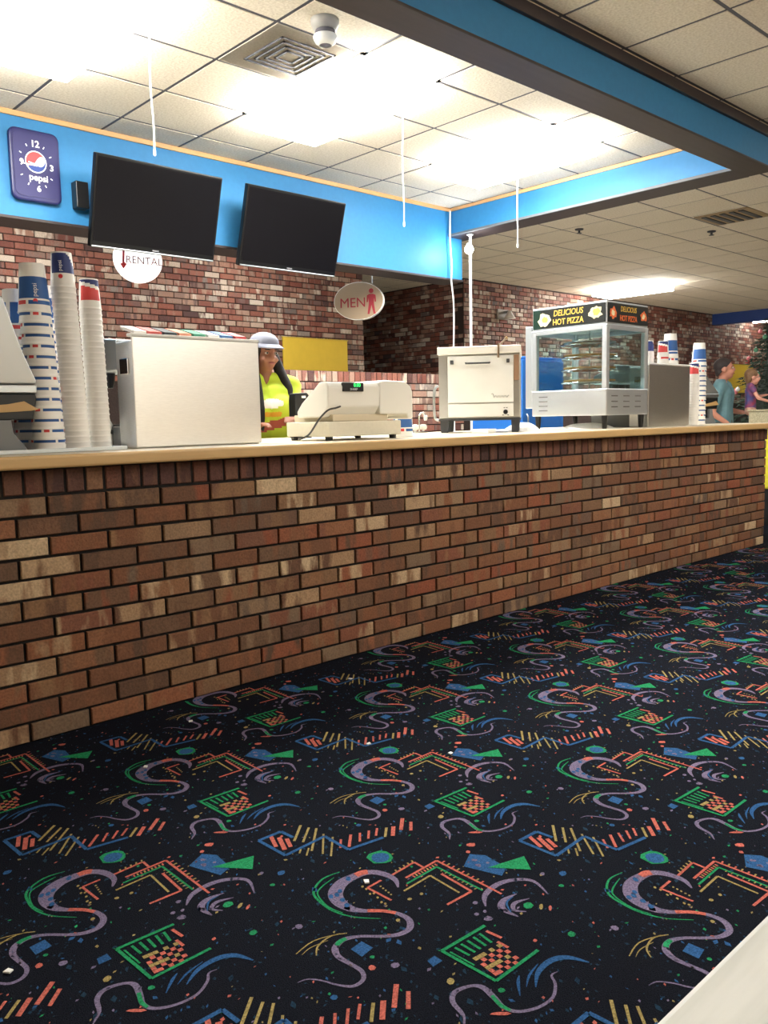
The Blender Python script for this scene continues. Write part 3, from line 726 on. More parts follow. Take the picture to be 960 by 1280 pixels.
# ---------------- drink machines with slanted hoods
hood_m = mat('hood grey', (176, 178, 178), .25, .6); tanm = mat('tan tone', (196, 158, 104), .5)
def slant(loc, label, hood, X0=-.36):
    t = thing('drink_machine', label, 'drink machine', loc, 0, 'slanted hood drink machines')
    # local x = 0 is the overhanging edge; the machine runs towards -x
    MB().prism(hood, 'y', 0, .40).obj('hood', hood_m, t, bevel=.008)
    MB().prism([(X0, .205), (.0, .205), (.002, .234), (X0, .234)], 'y', -.004, .404).obj('hood_rim', steel2, t, bevel=.004)
    MB().prism([(X0, .115), (-.016, .115), (.0, .185), (-.002, .203), (X0, .203)], 'y', .002, .398).obj('valve_head', black, t, bevel=.004)
    MB().prism([(X0, .150), (-.10, .168), (-.045, .178), (.002, .150), (-.02, .146), (-.09, .142), (X0, .132)], 'y', -.004, .0015).obj('tan_reflection', tanm, t)  # tan reflection on the valve head, drawn as a solid band
    MB().box(X0, -.12, .02, .38, .04, .115).obj('recess', mat('recess black', (24, 22, 24), .7), t)
    MB().prism([(X0, .0), (-.035, .0), (-.045, .02), (-.085, .07), (-.09, .115), (-.14, .115), (-.15, .045), (X0, .04)], 'y', 0, .40).obj('drip_base', midgrey, t, bevel=.004)
    MB().lathe([(.014, .07), (.02, .10), (.024, .116)], 12, (-.06, .2, 0)).obj('nozzle', black, t)
    return t
slant((1.096, 2.95, ZT), 'grey drink machine with slanted hood beside the dashed paper cups', [(-.36, .236), (-.0, .236), (.004, .246), (-.035, .34), (-.075, .47), (-.09, .52), (-.115, .545), (-.36, .545)])
slant((6.52, 3.12, ZT), 'grey drink machine with slanted hood at the end of the counter', [(-.25, .236), (.0, .236), (.004, .244), (-.09, .30), (-.16, .345), (-.22, .395), (-.25, .41)], -.25)

# ---------------- cash register
YR, XR = 2.90, 2.345
reg = thing('cash_register', 'ivory cash register with green customer display on the counter', 'cash register', (XR, YR, ZT))
def L(px, py): q = P(px, py, YR); return (q[0]-XR, q[1]-ZT)            # on the customer side
def LS(px, py): d_ = ray(px, py); q = CAM+d_*(XR/d_.x); return (q.y-YR, q.z-ZT)   # on the end facing -X
regw = mat('register white', (240, 238, 230), .4)
xr1 = L(490, 500)[0]; xr2 = L(515, 500)[0]; xdr = L(501.5, 530)[0]; zt_ = L(430, 477.5)[1]; zb_ = L(430, 508)[1]; zd = L(417, 527)[1]
yb1, zb1 = LS(371, 515); yb2, zb2 = LS(372, 522.5)
MB().prism([(.0, zb_), (-.004, zt_-.02), (.012, zt_), (.06, zt_), (.10, zt_-.03), (.19, LS(396, 503)[1]), (yb1, zb1), (yb2, zb2), (.04, zb2)], 'x', 0, xr1).obj('upper_housing', regw, reg, bevel=.006)
MB().prism([(L(473, 477)[0], zb2+.01), (L(473, 477)[0], zt_+.004), (L(480, 475)[0], zt_+.012), (L(505, 475)[0], zt_+.008), (L(512, 479)[0], zt_-.012), (xr2, zt_-.04), (xr2, .09), (L(509, 518)[0], .09), (L(507, 512)[0], zb2+.01)], 'y', -.006, .29).obj('printer_housing', regw, reg, bevel=.008)
MB().box(0, xdr, 0, .315, .018, zd).obj('cash_drawer', offw, reg, bevel=.005)
MB().box(.035, L(487, 515)[0], .012, .30, zd, zb2+.012).obj('neck', mat('register shade tan', (214, 202, 176), .5), reg, bevel=.004)  # shadow under the housing put into the tan colour
for x in (.025, xdr-.03):
    for y in (.03, .285): MB().lathe([(.016, 0), (.018, .02)], 12, (x, y, 0)).obj('foot', black, reg)
c = L(427, 478); d = L(452.5, 489.5)
MB().box(c[0], d[0], -.012, .004, d[1], c[1]).obj('customer_display', black, reg, bevel=.002)
text('digits', '0.00', .024, mat('display green', (60, 230, 110), .5, emit=.7), reg, ((c[0]+d[0])/2+.02, -.0132, (c[1]+d[1])/2+.008), (1, 0, 0), (0, 0, 1))
text('lettering', 'SHARP', .015, wm, reg, ((c[0]+d[0])/2, -.0132, d[1]+.009), (1, 0, 0), (0, 0, 1))
for i in range(4):
    for j in range(6):
        u = .15+.8*i/4; y = .19+(yb1-.19)*u; z = LS(396, 503)[1]+(zb1-LS(396, 503)[1])*u
        MB().box(.05+j*.045, .083+j*.045, y-.009, y+.009, z-.004, z+.010).obj('key', offw if (i+j) % 3 else midgrey, reg)
cp = [(L(424, 508)[0], -.008, zb_), (L(418.5, 510)[0], -.008, L(419, 510)[1])]+[(-.008, max(LS(px, py)[0], -.006), max(LS(px, py)[1], .006)) for px, py in ((412, 513), (400, 525), (388, 543), (376, 553))]
MB().tube(smooth_pts(cp, 5), .0045, 6).obj('cable', darkgrey, reg)
# cup, black handset, faucet
o = link('paper_cup', CUP['big'], None); o.location = (2.995, 3.10, ZT); o.rotation_euler = (0, 0, 3.4); tag(o, 'blue paper cup standing behind the cash register', 'cup')
h0 = P(371, 478, 3.55); h1 = P(392, 515, 3.55)
hs = thing('card_reader', 'upright black card reader with white dot behind the cash register', 'card reader', ((h0[0]+h1[0])/2, 3.60, ZT))
hw = (h1[0]-h0[0])/2
MB().prism([(-hw, 0), (hw*1.1, 0), (hw, .12), (hw*.8, .225), (hw*.55, .24), (-hw*.9, .235), (-hw, .2)], 'y', -.03, .03).obj('body', black, hs, bevel=.006)
MB().prism(disc_poly(hw*.5, .075, .014, 16), 'y', -.033, -.03).obj('white_dot', white, hs)
MB().box(-hw*.2, hw*.3, -.033, -.03, .21, .222).obj('label_strip', white, hs)
fx = P(524, 540, 3.62)[0]
fa = thing('sink_faucet', 'chrome gooseneck faucet with two round knobs on the counter', 'faucet', (fx, 3.62, ZT))
MB().box(-.06, .06, -.02, .02, 0, .01).obj('base_plate', chrome, fa, bevel=.003)
MB().tube(smooth_pts([(0, 0, .005), (0, 0, .07), (.002, 0, .105), (.018, -.005, .122), (.036, -.008, .118), (.046, -.01, .10)], 5), .006, 10).obj('spout', chrome, fa, smooth=True)
MB().lathe([(.009, .075), (.012, .085), (.012, .105), (.007, .11)], 12, (.047, -.01, 0)).obj('aerator', white, fa)
for s in (-1, 1): MB().lathe([(.008, .008), (.008, .018), (.021, .022), (.025, .035), (.021, .05), (.008, .054)], 14, (s*.034, 0, 0)).obj('knob', mat('knob clear white', (228, 222, 214), .25), fa, smooth=True)

# ---------------- countertop pizza oven (angled)
ov = thing('pizza_oven', 'steel countertop pizza oven on short legs beside the pizza warmer', 'oven', (3.90, 3.05, ZT), math.atan2(-.794, .607))
# local x from -W (left) to 0 (right), local y into the oven
W, H0, H1, D = .475, .07, .50, .42
osteel = mat('oven steel', (206, 205, 202), .35, .9, noise=.06, scale=8)
odoor = mat('oven door', (246, 246, 243), .4, .25, noise=.05, scale=6)
MB().box(-W, 0, .012, D, H0+.012, H1-.045).obj('cabinet', osteel, ov, bevel=.004)
MB().box(-W-.006, .004, -.012, D, H1-.045, H1).obj('top_cap', mat('oven top', (246, 244, 238), .35, .2), ov, bevel=.005)
MB().box(-W+.055, -.04, -.006, .012, .175, H1-.055).obj('door', odoor, ov, bevel=.003)
MB().box(-W+.055, -.04, -.004, .012, H0+.022, .168).obj('control_panel', odoor, ov, bevel=.003)
MB().box(-.036, -.008, -.003, .012, .30, H1-.055).obj('brown_strip', mat('brown strip', (150, 116, 90), .6), ov)  # narrow brown strip right of the door
for x in (-W+.08, -.07): MB().box(x-.009, x+.009, -.022, -.004, .40, .422).obj('hinge', darkgrey, ov, bevel=.002)
MB().tube([(-W+.16, -.006, .405), (-W+.16, -.02, .402), (-W+.3, -.02, .402), (-W+.3, -.006, .405)], .005).obj('door_handle', darkgrey, ov)
MB().lathe([(.001, 0), (.014, .0), (.012, .014), (.001, .014)], 16).obj('knob', black, ov).matrix_basis = Matrix.Translation((-.085, -.004, .118)) @ Matrix.Rotation(PI/2, 4, 'X')
for x, z in ((-.092, .142), (-.078, .142), (-.1, .1), (-.07, .1)): MB().box(x-.004, x+.004, -.0055, -.004, z-.002, z+.002).obj('dial_mark', black, ov)
sc_ = [(-.165+.1*u, -.0075, .208+.006*math.sin(u*34)+(.012 if u < .12 else 0)) for u in [k/30 for k in range(31)]]
MB().tube(sc_, .0012, 5).obj('script_badge', darkgrey, ov)
MB().box(-W-.002, .002, -.0, D, H0, H0+.012).obj('base_rail', darkgrey, ov)
for x in (-W+.03, -.03):
    for y in (.03, D-.03): MB().prism([(x-.024, H0), (x+.024, H0), (x+.02, 0), (x-.02, 0)], 'y', y-.018, y+.018).obj('leg', darkgrey, ov)
MB().tube(smooth_pts([(-W-.008, .05, .28), (-W-.03, .05, .255), (-W-.034, .05, .16), (-W-.028, .05, .09), (-W-.006, .05, .075)], 4), .008, 8).obj('side_handle', steel2, ov)
tg = thing('tongs', 'metal tongs with wooden tip lying on top of the steel oven', 'tongs', (3.9, 3.05, ZT), math.atan2(-.794, .607))
MB().tube([(-.125, -.016, H1-.07), (-.124, -.02, H1+.006), (-.115, .06, H1+.012), (-.085, .12, H1+.05)], .006).obj('arm', mat('tarnished brown', (120, 96, 70), .5), tg)
MB().ell((-.083, .124, H1+.053), (.009, .009, .009), 8, 6).obj('tip', tanm, tg)

# ---------------- pizza warmer
WX, WY, WW, WD = 4.64, 2.95, .50, .58
pw = thing('pizza_warmer', 'glass pizza warmer with lit DELICIOUS HOT PIZZA sign on black legs', 'food warmer', (WX, WY, ZT))
alu = mat('warmer aluminium', (228, 233, 238), .34, .8)
zb, z1, z2, zt = .085, .255, .655, .80
MB().box(0, WW, 0, WD, zb, z1).obj('base_housing', alu, pw, bevel=.006)
for x in (0, WW-.035):
    for y in (0, WD-.035): MB().box(x, x+.035, y, y+.035, z1, z2).obj('corner_post', alu, pw, bevel=.004)
for nm, bx in (('rail', (.035, WW-.035, 0, .02, z2-.03, z2)), ('rail', (.035, WW-.035, WD-.02, WD, z2-.03, z2)), ('rail', (0, .02, .035, WD-.035, z2-.03, z2)), ('rail', (WW-.02, WW, .035, WD-.035, z2-.03, z2))): MB().box(*bx).obj(nm, alu, pw, bevel=.002)
MB().box(.0, .045, WD+.001, WD+.055, .14, .69).obj('rear_post', alu, pw, bevel=.004)
gl = glass_mat('warmer glass')
for bx in ((.035, WW-.035, .010, .014, z1, z2-.03), (.035, WW-.035, WD-.014, WD-.010, z1, z2-.03), (.010, .014, .035, WD-.035, z1, z2-.03), (WW-.014, WW-.010, .035, WD-.035, z1, z2-.03)): MB().box(*bx).obj('glass_pane', gl, pw)
hd = MB().box(.004, WW-.004, .004, WD-.004, z2, zt).obj('sign_box', alu, pw, bevel=.004)
sgm = mat('sign dark panel', (34, 36, 34), .35); sgr = mat('sign green panel', (24, 52, 40), .35)
MB().box(.0, .004, .012, WD-.012, z2+.012, zt-.012).obj('sign_face', sgm, pw); MB().box(-.001, .0, WD-.07, WD-.012, z2+.012, zt-.012).obj('sign_green', sgr, pw)
MB().box(.012, WW-.012, .0, .004, z2+.012, zt-.012).obj('sign_face', sgm, pw)
yel = mat('sign yellow', (250, 206, 96), .5); oran = mat('sign orange', (236, 118, 60), .5); pal = mat('sign cream', (244, 232, 190), .5)
text('lettering', 'DELICIOUS', .054, yel, pw, (-.002, WD*.50, zt-.045), (0, -1, 0), (0, 0, 1), shear=.15, bold=.0006, sx=.86)
text('lettering', 'HOT PIZZA', .054, yel, pw, (-.002, WD*.50, z2+.043), (0, -1, 0), (0, 0, 1), bold=.0008, sx=.86)
text('lettering', 'DELICIOUS', .048, yel, pw, (WW*.5, -.001, zt-.045), (1, 0, 0), (0, 0, 1), shear=.15, sx=.8)
text('lettering', 'HOT PIZZA', .05, oran, pw, (WW*.5, -.001, z2+.043), (1, 0, 0), (0, 0, 1), bold=.0008, sx=.8)
def pizza_art(cx, cz, r, face):
    def star(r_, n, j): return [(cx+r_*q_*math.cos(2*PI*k/(2*n)), cz+r_*.85*q_*math.sin(2*PI*k/(2*n))) for k in range(2*n) for q_ in [random.uniform(.62, 1.05)]]
    if face == 'x':
        MB().prism(star(r, 9, .72), 'x', -.0012, 0).obj('food_picture', pal, pw); MB().prism([(p[0]-.008, p[1]+.004) for p in [((q[0]-cx)*.5+cx, (q[1]-cz)*.5+cz) for q in star(r, 7, .7)]], 'x', -.0022, -.0012).obj('food_picture', yel, pw)
    else:
        MB().prism(star(r, 9, .72), 'y', -.0012, 0).obj('food_picture', oran, pw); MB().prism([((q[0]-cx)*.5+cx, (q[1]-cz)*.5+cz) for q in star(r, 7, .7)], 'y', -.0022, -.0012).obj('food_picture', pal, pw)
pizza_art(WD-.10, (z2+zt)/2-.01, .058, 'x'); pizza_art(.085, (z2+zt)/2+.004, .058, 'x'); pizza_art(.068, (z2+zt)/2, .048, 'y'); pizza_art(WW-.068, (z2+zt)/2-.005, .045, 'y')
slot = mat('louvre shade', (120, 122, 124), .6, .5)
for k in range(4): MB().box(-.003, .002, WD-.13, WD-.06, zb+.035+k*.03, zb+.041+k*.03).obj('vent_slot', slot, pw)
for c_ in range(3):
    for k in range(3): MB().box(.06+c_*.14, .13+c_*.14, -.003, .002, zb+.05+k*.035, zb+.056+k*.035).obj('vent_slot', slot, pw)
for x in (.03, WW-.03):
    for y in (.03, WD-.03): MB().lathe([(.013, 0), (.015, .004), (.021, zb)], 12, (x, y, 0)).obj('leg', black, pw)
MB().tube([(WW/2, WD/2, z1), (WW/2, WD/2, z2)], .006).obj('spindle', chrome, pw)
crust = mat('pizza crust', (196, 140, 80), .8, noise=.3, scale=30); cheese = mat('pizza cheese', (222, 150, 76), .6, noise=.4, scale=40, c2=(180, 74, 44))
for k in range(4):
    z = z1+.05+k*.083
    q = MB()
    for rr in (.06, .12, .175, .19): q.tube([(WW/2+rr*math.cos(2*PI*i/32), WD/2+rr*math.sin(2*PI*i/32), z) for i in range(33)], .003, 5)
    for i in range(8): q.tube([(WW/2, WD/2, z), (WW/2+.19*math.cos(PI*i/4), WD/2+.19*math.sin(PI*i/4), z)], .002, 5)
    q.obj('wire_rack', chrome, pw)
    if k in (0, 1, 2):
        pz = thing('pizza', ('round cheese pizza on the lowest rack of the warmer', 'round cheese pizza on the second rack of the warmer', 'round cheese pizza on the third rack of the warmer')[k], 'pizza', (WX+WW/2, WY+WD/2, ZT+z+.004), 0, 'pizzas in the glass warmer')
        MB().lathe([(.165, 0), (.172, .006), (.17, .014), (.155, .012)], 28).obj('crust', crust, pz, smooth=True)
        MB().lathe([(.154, .010), (.15, .0135)], 28).obj('cheese_top', cheese, pz)
    else:
        pz = thing('pizza_pan', 'round metal pizza pan on the top rack of the warmer', 'pan', (WX+WW/2, WY+WD/2, ZT+z+.004)); MB().lathe([(.15, 0), (.17, .012), (.168, .013), (.15, .003)], 28).obj('pan', steel2, pz); MB().tube([(.172*math.cos(2*PI*i/32), .172*math.sin(2*PI*i/32), .012) for i in range(33)], .003, 5).obj('rim', steel2, pz)

# ---------------- blue cabinet behind the oven, papers
bc = thing('blue_cabinet', 'tall bright blue cabinet standing in the kitchen behind the oven', 'cabinet', (5.62, 4.38, 0))
bl = mat('cabinet blue', (28, 104, 190), .45)
MB().box(0, .60, .02, .55, .08, 1.53).obj('body', bl, bc, bevel=.01)
MB().box(.04, .56, .06, .5, 0, .08).obj('plinth', black, bc)
dd = MB().box(.01, .59, 0, .02, .12, 1.5).obj('door', bl, bc, bevel=.004); MB().tube([(.06, -.005, .85), (.06, -.02, .87), (.06, -.02, 1.03), (.06, -.005, 1.05)], .007).obj('handle', steel2, dd)
paper = mat('white paper', (246, 246, 244), .7)
def heap(x, y, rx, ry, h, lb, nm='paper_napkins', seed=1):
    random.seed(seed); mb = MB(); n, rings = 22, 6; pts = []
    ph = [random.uniform(0, 6) for _ in range(4)]
    for i in range(rings+1):
        t = i/rings
        for k in range(n):
            a = 2*PI*k/n; r = (1-t)*(1+.12*math.sin(3*a+ph[0])+.06*math.sin(7*a+ph[1]))
            mb.v.append((rx*r*math.cos(a), ry*r*math.sin(a), h*(1-(1-t)**2.2)*(1+.25*math.sin(4*a+ph[2])*(1-t))))
    for i in range(rings):
        for k in range(n): k2 = (k+1) % n; mb.f.append([i*n+k, i*n+k2, (i+1)*n+k2, (i+1)*n+k]); mb.m.append(0)
    mb.f.append(list(range(n))[::-1]); mb.m.append(0)
    o = mb.obj(nm, paper); o.location = (x, y, ZT); tag(o, lb, 'paper'); return o
heap(4.30, 3.35, .14, .09, .05, 'puffed white paper bag lying between the oven and the warmer', 'paper_bag', 3)
heap(4.86, 3.24, .19, .17, .035, 'crumpled white paper lying under the pizza warmer', 'crumpled_paper', 5)
sl = thing('paper_stack', 'small flat stack of white paper in front of the oven', 'paper', (3.66, 3.12, ZT), .3)
MB().box(-.06, .06, -.05, .05, 0, .02).obj('sheets', paper, sl, bevel=.003); MB().box(-.055, .062, -.047, .052, .02, .023).obj('top_sheet', paper, sl)
MB().box(.0, .13, .06, .14, 0, .004).obj('loose_sheet', offw, sl)
random.seed(11)

# ---------------- things beyond the counter end
bx_ = thing('speckled_bin', 'beige speckled box beyond the counter beside the child', 'box', (9.36, 3.62, 0))
spk = mat('speckled beige', (190, 180, 150), .7, noise=.35, scale=90)
MB().box(-.14, .9, -.1, .45, 0, 1.03).obj('body', spk, bx_, bevel=.02); MB().box(-.15, .91, -.11, .46, 1.03, 1.05).obj('lid', spk, bx_, bevel=.006)
pk = thing('pink_box', 'small pink and white box on the beige speckled box', 'box', (9.38, 3.70, 1.051)); MB().box(-.08, .3, -.08, .1, 0, .05).obj('carton', mat('pink carton', (170, 120, 124), .6), pk, bevel=.004); MB().box(-.081, .301, -.081, .101, .05, .062).obj('lid', paper, pk)
yp = thing('yellow_machine', 'bright yellow game cabinet past the end of the brick counter', 'game cabinet', (7.66, 3.1, 0)); ym = mat('yellow vinyl', (226, 214, 60), .4, noise=.2, scale=20)
MB().box(0, .5, 0, .5, .33, .86).obj('body', ym, yp, bevel=.02); MB().box(.03, .47, .03, .47, 0, .33).obj('plinth', black, yp)

# ---------------- decorated tree
def tree(x, y):
    t = thing('decorated_tree', 'dark green decorated tree with pink and red baubles behind the child', 'tree', (x, y, 0))
    rnd = random.Random(4); H = 3.0
    MB().tube([(0, 0, 0), (0, 0, .3), (0, 0, 2.3)], [.06, .05, .01]).obj('trunk', mat('bark', (70, 52, 40), .9), t)
    MB().lathe([(.24, 0), (.22, .05), (.05, .08)], 16).obj('stand', darkgrey, t)
    MB().lathe([(.80, .25), (.62, .8), (.42, 1.5), (.2, 2.3), (.02, 2.8)], 20).obj('inner_branches', mat('deep green', (14, 28, 20), .9), t)
    mb = MB()
    for k in range(8000):
        h = rnd.random()**1.4; z = .25+h*(H-.25); R = 1.0*(1-h)**.8+.03; a = rnd.uniform(0, 2*PI); r = R*math.sqrt(rnd.uniform(.25, 1))*(1+.15*math.sin(z*22))
        p = Vector((r*math.cos(a), r*math.sin(a), z)); d_ = Vector((math.cos(a+rnd.uniform(-.6, .6)), math.sin(a+rnd.uniform(-.6, .6)), rnd.uniform(-.5, .3))).normalized(); s_ = d_.orthogonal().normalized()*rnd.uniform(.008, .016); l = rnd.uniform(.05, .12)
        mb.add([p-s_, p+s_, p+d_*l], [(0, 1, 2)], 0)
    me = bpy.data.meshes.new('foliage'); me.from_pydata(mb.v, [], mb.f); stuff(link('foliage', me, mat('needle green', (26, 52, 36), .8, noise=.4, scale=6), t))
    cols = [('red', (206, 60, 70)), ('pink', (226, 130, 140)), ('white', (230, 226, 220)), ('green', (80, 140, 110))]
    bal = MB().ell((0, 0, 0), (.034, .034, .034), 12, 8).lathe([(.01, .03), (.01, .045)], 8, m=1).mesh('bauble', smooth=True)
    for k in range(64):
        h = rnd.uniform(.1, .95); z = .25+h*(H-.25); R = 1.0*(1-h)**.8+.09; a = rnd.uniform(0, 2*PI); n_, c_ = cols[k % 4 if k % 3 else 1]
        if n_ == 'x': continue
        me = bal.copy(); o = link('bauble', me, [mat('bauble '+n_, c_, .25), steel2]); o.location = (x+R*math.cos(a), y+R*math.sin(a), z); tag(o, n_+' bauble hanging on the dark green tree', 'bauble', n_+' baubles on the tree')
tree(13.2, 5.2)

# ---------------- white table under the camera
tb = thing('table', 'pale wood grain table top at the edge of the carpet', 'table', (.4, 0, 0))
MB().box(-1.0, 1.2, -.60, .189, .722, .75).obj('table_top', mat('pale laminate', (246, 247, 243), .4, noise=.06, scale=14, stretch=(.35, 4, 1), c2=(226, 228, 222)), tb, bevel=.004)
for x in (-.8, 1.0): MB().tube([(x, -.2, .72), (x, -.2, .03)], .04).obj('pedestal', darkgrey, tb); MB().box(x-.04, x+.04, -.5, .1, 0, .03).obj('foot', darkgrey, tb, bevel=.006)
# paper scraps on the carpet
for k, (px, py) in enumerate(((238, 901), (182, 958), (438, 848), (461, 929), (458, 1101), (10, 1213), (563, 941))):
    q = onZ(px, py, .004); o = MB().prism([(-.008, -.004), (.006, -.006), (.009, .003), (-.003, .007)], 'z', 0, .003).obj('paper_scrap', paper); o.location = (q.x, q.y, .0015); o.rotation_euler = (0, 0, k*1.1)
    tag(o, 'tiny white paper scrap lying on the dark patterned carpet', 'scrap', 'paper scraps on the carpet')
# ================================================================== PEOPLE
def remesh(mb, name, mats, parent, voxel=.011, it=3, cuts=()):
    me = bpy.data.meshes.new('tmp'); me.from_pydata(mb.v, [], mb.f); o = bpy.data.objects.new('tmp', me); col.objects.link(o)
    r = o.modifiers.new('r', 'REMESH'); r.mode = 'VOXEL'; r.voxel_size = voxel; r.use_smooth_shade = True
    s = o.modifiers.new('s', 'SMOOTH'); s.iterations = it; s.factor = .5
    out = bpy.data.meshes.new_from_object(o.evaluated_get(bpy.context.evaluated_depsgraph_get()))
    bpy.data.objects.remove(o); bpy.data.meshes.remove(me); out.name = name
    if cuts:
        bm = bmesh.new(); bm.from_mesh(out)
        for co, no in cuts: bmesh.ops.bisect_plane(bm, geom=bm.verts[:]+bm.edges[:]+bm.faces[:], plane_co=co, plane_no=no, clear_outer=True)
        bm.to_mesh(out); bm.free()
    out.polygons.foreach_set('use_smooth', [True]*len(out.polygons)); out.materials.clear()
    return link(name, out, mats, parent)
def lerp(a, b, t): return Vector(a)*(1-t)+Vector(b)*t
def hand(mb, wr, el, side, s=1, curl=.5, up=(0, 0, 1)):
    wr = Vector(wr); d = (wr-Vector(el)).normalized(); u = Vector(up); sd = d.cross(u).normalized(); u = sd.cross(d).normalized()
    for k in (-1.2, 0, 1.2): mb.cap(wr+sd*k*.016*s, .016*s, wr+d*.08*s+sd*k*.022*s, .013*s)
    for k, l in ((-1.5, .062), (-.5, .075), (.5, .07), (1.5, .055)):
        a = wr+d*.085*s+sd*k*.018*s; b = a+(d*math.cos(curl*.6)-u*math.sin(curl*.6))*l*.55*s; c = b+(d*math.cos(curl*1.7)-u*math.sin(curl*1.7))*l*.5*s
        mb.cap(a, .0095*s, b, .0085*s); mb.cap(b, .0085*s, c, .007*s)
    a = wr+d*.03*s+sd*side*.03*s; b = a+(d*.7+sd*side*.7-u*.2)*.04*s; c = b+(d*.95+sd*side*.2-u*.3)*.035*s
    mb.cap(a, .012*s, b, .0105*s); mb.cap(b, .0105*s, c, .008*s)
def person(root, J, skin, shirt, pants, hair_fn, s=1, voxel=.011, head=1, sleeve=.62, yaw=0, pitch=0, shoes=black, female=False):
    """J: joints in the person's own frame (facing -Y, left = +X)"""
    V = {k: Vector(v) for k, v in J.items()}
    b = MB(); hc = V['head']; R = Matrix.Rotation(yaw, 3, 'Z') @ Matrix.Rotation(pitch, 3, 'X'); hs = s*head
    def H(x, y, z): return hc+R @ Vector((x, y, z))*hs
    def he(mb, x, y, z, rx, ry, rz):
        o = len(mb.v); mb.ell((0, 0, 0), (rx*hs, ry*hs, rz*hs), 16, 12)
        for i in range(o, len(mb.v)): mb.v[i] = tuple(H(x, y, z)+R @ Vector(mb.v[i]))
    def torso(mb, g):
        mb.cap(V['hipL'], (.095*s)+g, V['hipR'], (.095*s)+g)
        for sd in (-1, 1):
            mb.cap(V['pelvis']+Vector((sd*.055*s, 0, .02*s)), .10*s+g, V['chest']+Vector((sd*.055*s, 0, -.15*s)), .092*s+g)
            mb.cap(V['chest']+Vector((sd*.055*s, 0, -.15*s)), .092*s+g, V['chest']+Vector((sd*.07*s, 0, .0)), .105*s+g)
        mb.cap(V['shL'], .058*s+g, V['neck']+Vector((.03*s, .01*s, -.03*s)), .05*s+g); mb.cap(V['shR'], .058*s+g, V['neck']+Vector((-.03*s, .01*s, -.03*s)), .05*s+g)
        mb.cap(V['shL'], .058*s+g, V['chest']+Vector((.06*s, 0, 0)), .09*s+g); mb.cap(V['shR'], .058*s+g, V['chest']+Vector((-.06*s, 0, 0)), .09*s+g)
        if female:
            for sd in (-1, 1): mb.ell(V['chest']+Vector((sd*.07*s, -.085*s, -.05*s)), (.065*s+g, .06*s+g, .065*s+g))
    torso(b, 0)
    b.cap(V['neck']-Vector((0, 0, .04*s)), .052*s, hc-Vector((0, -.01*s, .06*s)), .047*s)
    for sd, k in (('L', 1), ('R', -1)):
        b.cap(V['sh'+sd], .05*s, V['el'+sd], .038*s); b.cap(V['el'+sd], .038*s, V['wr'+sd], .026*s)
        hand(b, V['wr'+sd], V['el'+sd], -k, s, .6)
        b.cap(V['hip'+sd], .085*s, V['kn'+sd], .055*s); b.cap(V['kn'+sd], .054*s, V['an'+sd], .036*s)
        b.cap(V['an'+sd]-Vector((0, -.02*s, .04*s)), .035*s, V['an'+sd]+Vector((0, -.16*s, -.055*s)), .026*s)
    he(b, 0, .012, .025, .076, .094, .09); he(b, 0, -.02, -.045, .058, .068, .075); he(b, 0, -.045, -.085, .034, .035, .026)
    he(b, 0, -.092, -.012, .013, .02, .024); he(b, 0, -.098, -.028, .017, .014, .012)
    for sd in (-1, 1): he(b, sd*.077, .012, -.012, .012, .02, .032); he(b, sd*.035, -.07, -.04, .024, .022, .022)
    he(b, 0, -.072, .022, .055, .02, .014)
    remesh(b, 'body', skin, root, voxel)
    e = mat('eye white', (190, 182, 174), .4); pu = mat('eye dark', (30, 22, 20), .3); lip = mat('lips', (150, 82, 76), .5)
    for sd in (-1, 1):
        q = MB(); he(q, sd*.033, -.078, .0, .013, .009, .008); eo = q.obj('eye', e, root, smooth=True)
        q = MB(); he(q, sd*.033, -.0855, .0, .006, .004, .006); q.obj('pupil', pu, eo, smooth=True)
        q = MB(); he(q, sd*.034, -.088, .022, .019, .006, .004); q.obj('eyebrow', pu, root, smooth=True)
    q = MB(); he(q, 0, -.089, -.060, .024, .009, .007); q.obj('mouth', lip, root, smooth=True)
    # clothes
    c = MB(); torso(c, .014*s)
    for sd in ('L', 'R'): c.cap(V['sh'+sd], .064*s, lerp(V['sh'+sd], V['el'+sd], sleeve), .056*s)
    so = remesh(c, 'shirt', shirt, root, voxel, 2, cuts=[(V['pelvis']+Vector((0, 0, -.06*s)), (0, 0, -1)), (V['neck']+Vector((0, 0, .012*s)), (0, 0, 1))])
    p = MB(); p.cap(V['hipL'], .112*s, V['hipR'], .112*s); p.cap(V['pelvis']+Vector((.04*s, 0, 0)), .112*s, V['pelvis']+Vector((-.04*s, 0, .04*s)), .11*s)
    for sd in ('L', 'R'): p.cap(V['hip'+sd], .1*s, V['kn'+sd], .072*s); p.cap(V['kn'+sd], .072*s, V['an'+sd]+Vector((0, 0, .02*s)), .06*s)
    remesh(p, 'trousers', pants, root, voxel, 2)
    for sd in ('L', 'R'):
        q = MB(); q.cap(V['an'+sd]-Vector((0, -.03*s, .035*s)), .042*s, V['an'+sd]+Vector((0, -.175*s, -.05*s)), .034*s); remesh(q, 'shoe', shoes, root, voxel, 1, cuts=[(V['an'+sd]-Vector((0, 0, .078*s)), (0, 0, -1))])
    hair_fn(root, he, H, R, hs)
    return so
def stand(h, hw=.165, leg=.09):
    z = h
    return dict(pelvis=(0, 0, z*.53), chest=(0, 0, z*.755), neck=(0, .01, z*.845), head=(0, -.015, z*.925), shL=(hw, .0, z*.80), shR=(-hw, .0, z*.80),
                elL=(hw+.05, .03, z*.62), elR=(-hw-.05, .03, z*.62), wrL=(hw+.06, -.05, z*.47), wrR=(-hw-.06, -.05, z*.47),
                hipL=(leg, 0, z*.50), hipR=(-leg, 0, z*.50), knL=(leg+.01, -.02, z*.28), knR=(-leg-.01, -.02, z*.28), anL=(leg+.01, .02, .08), anR=(-leg-.01, .02, .08))

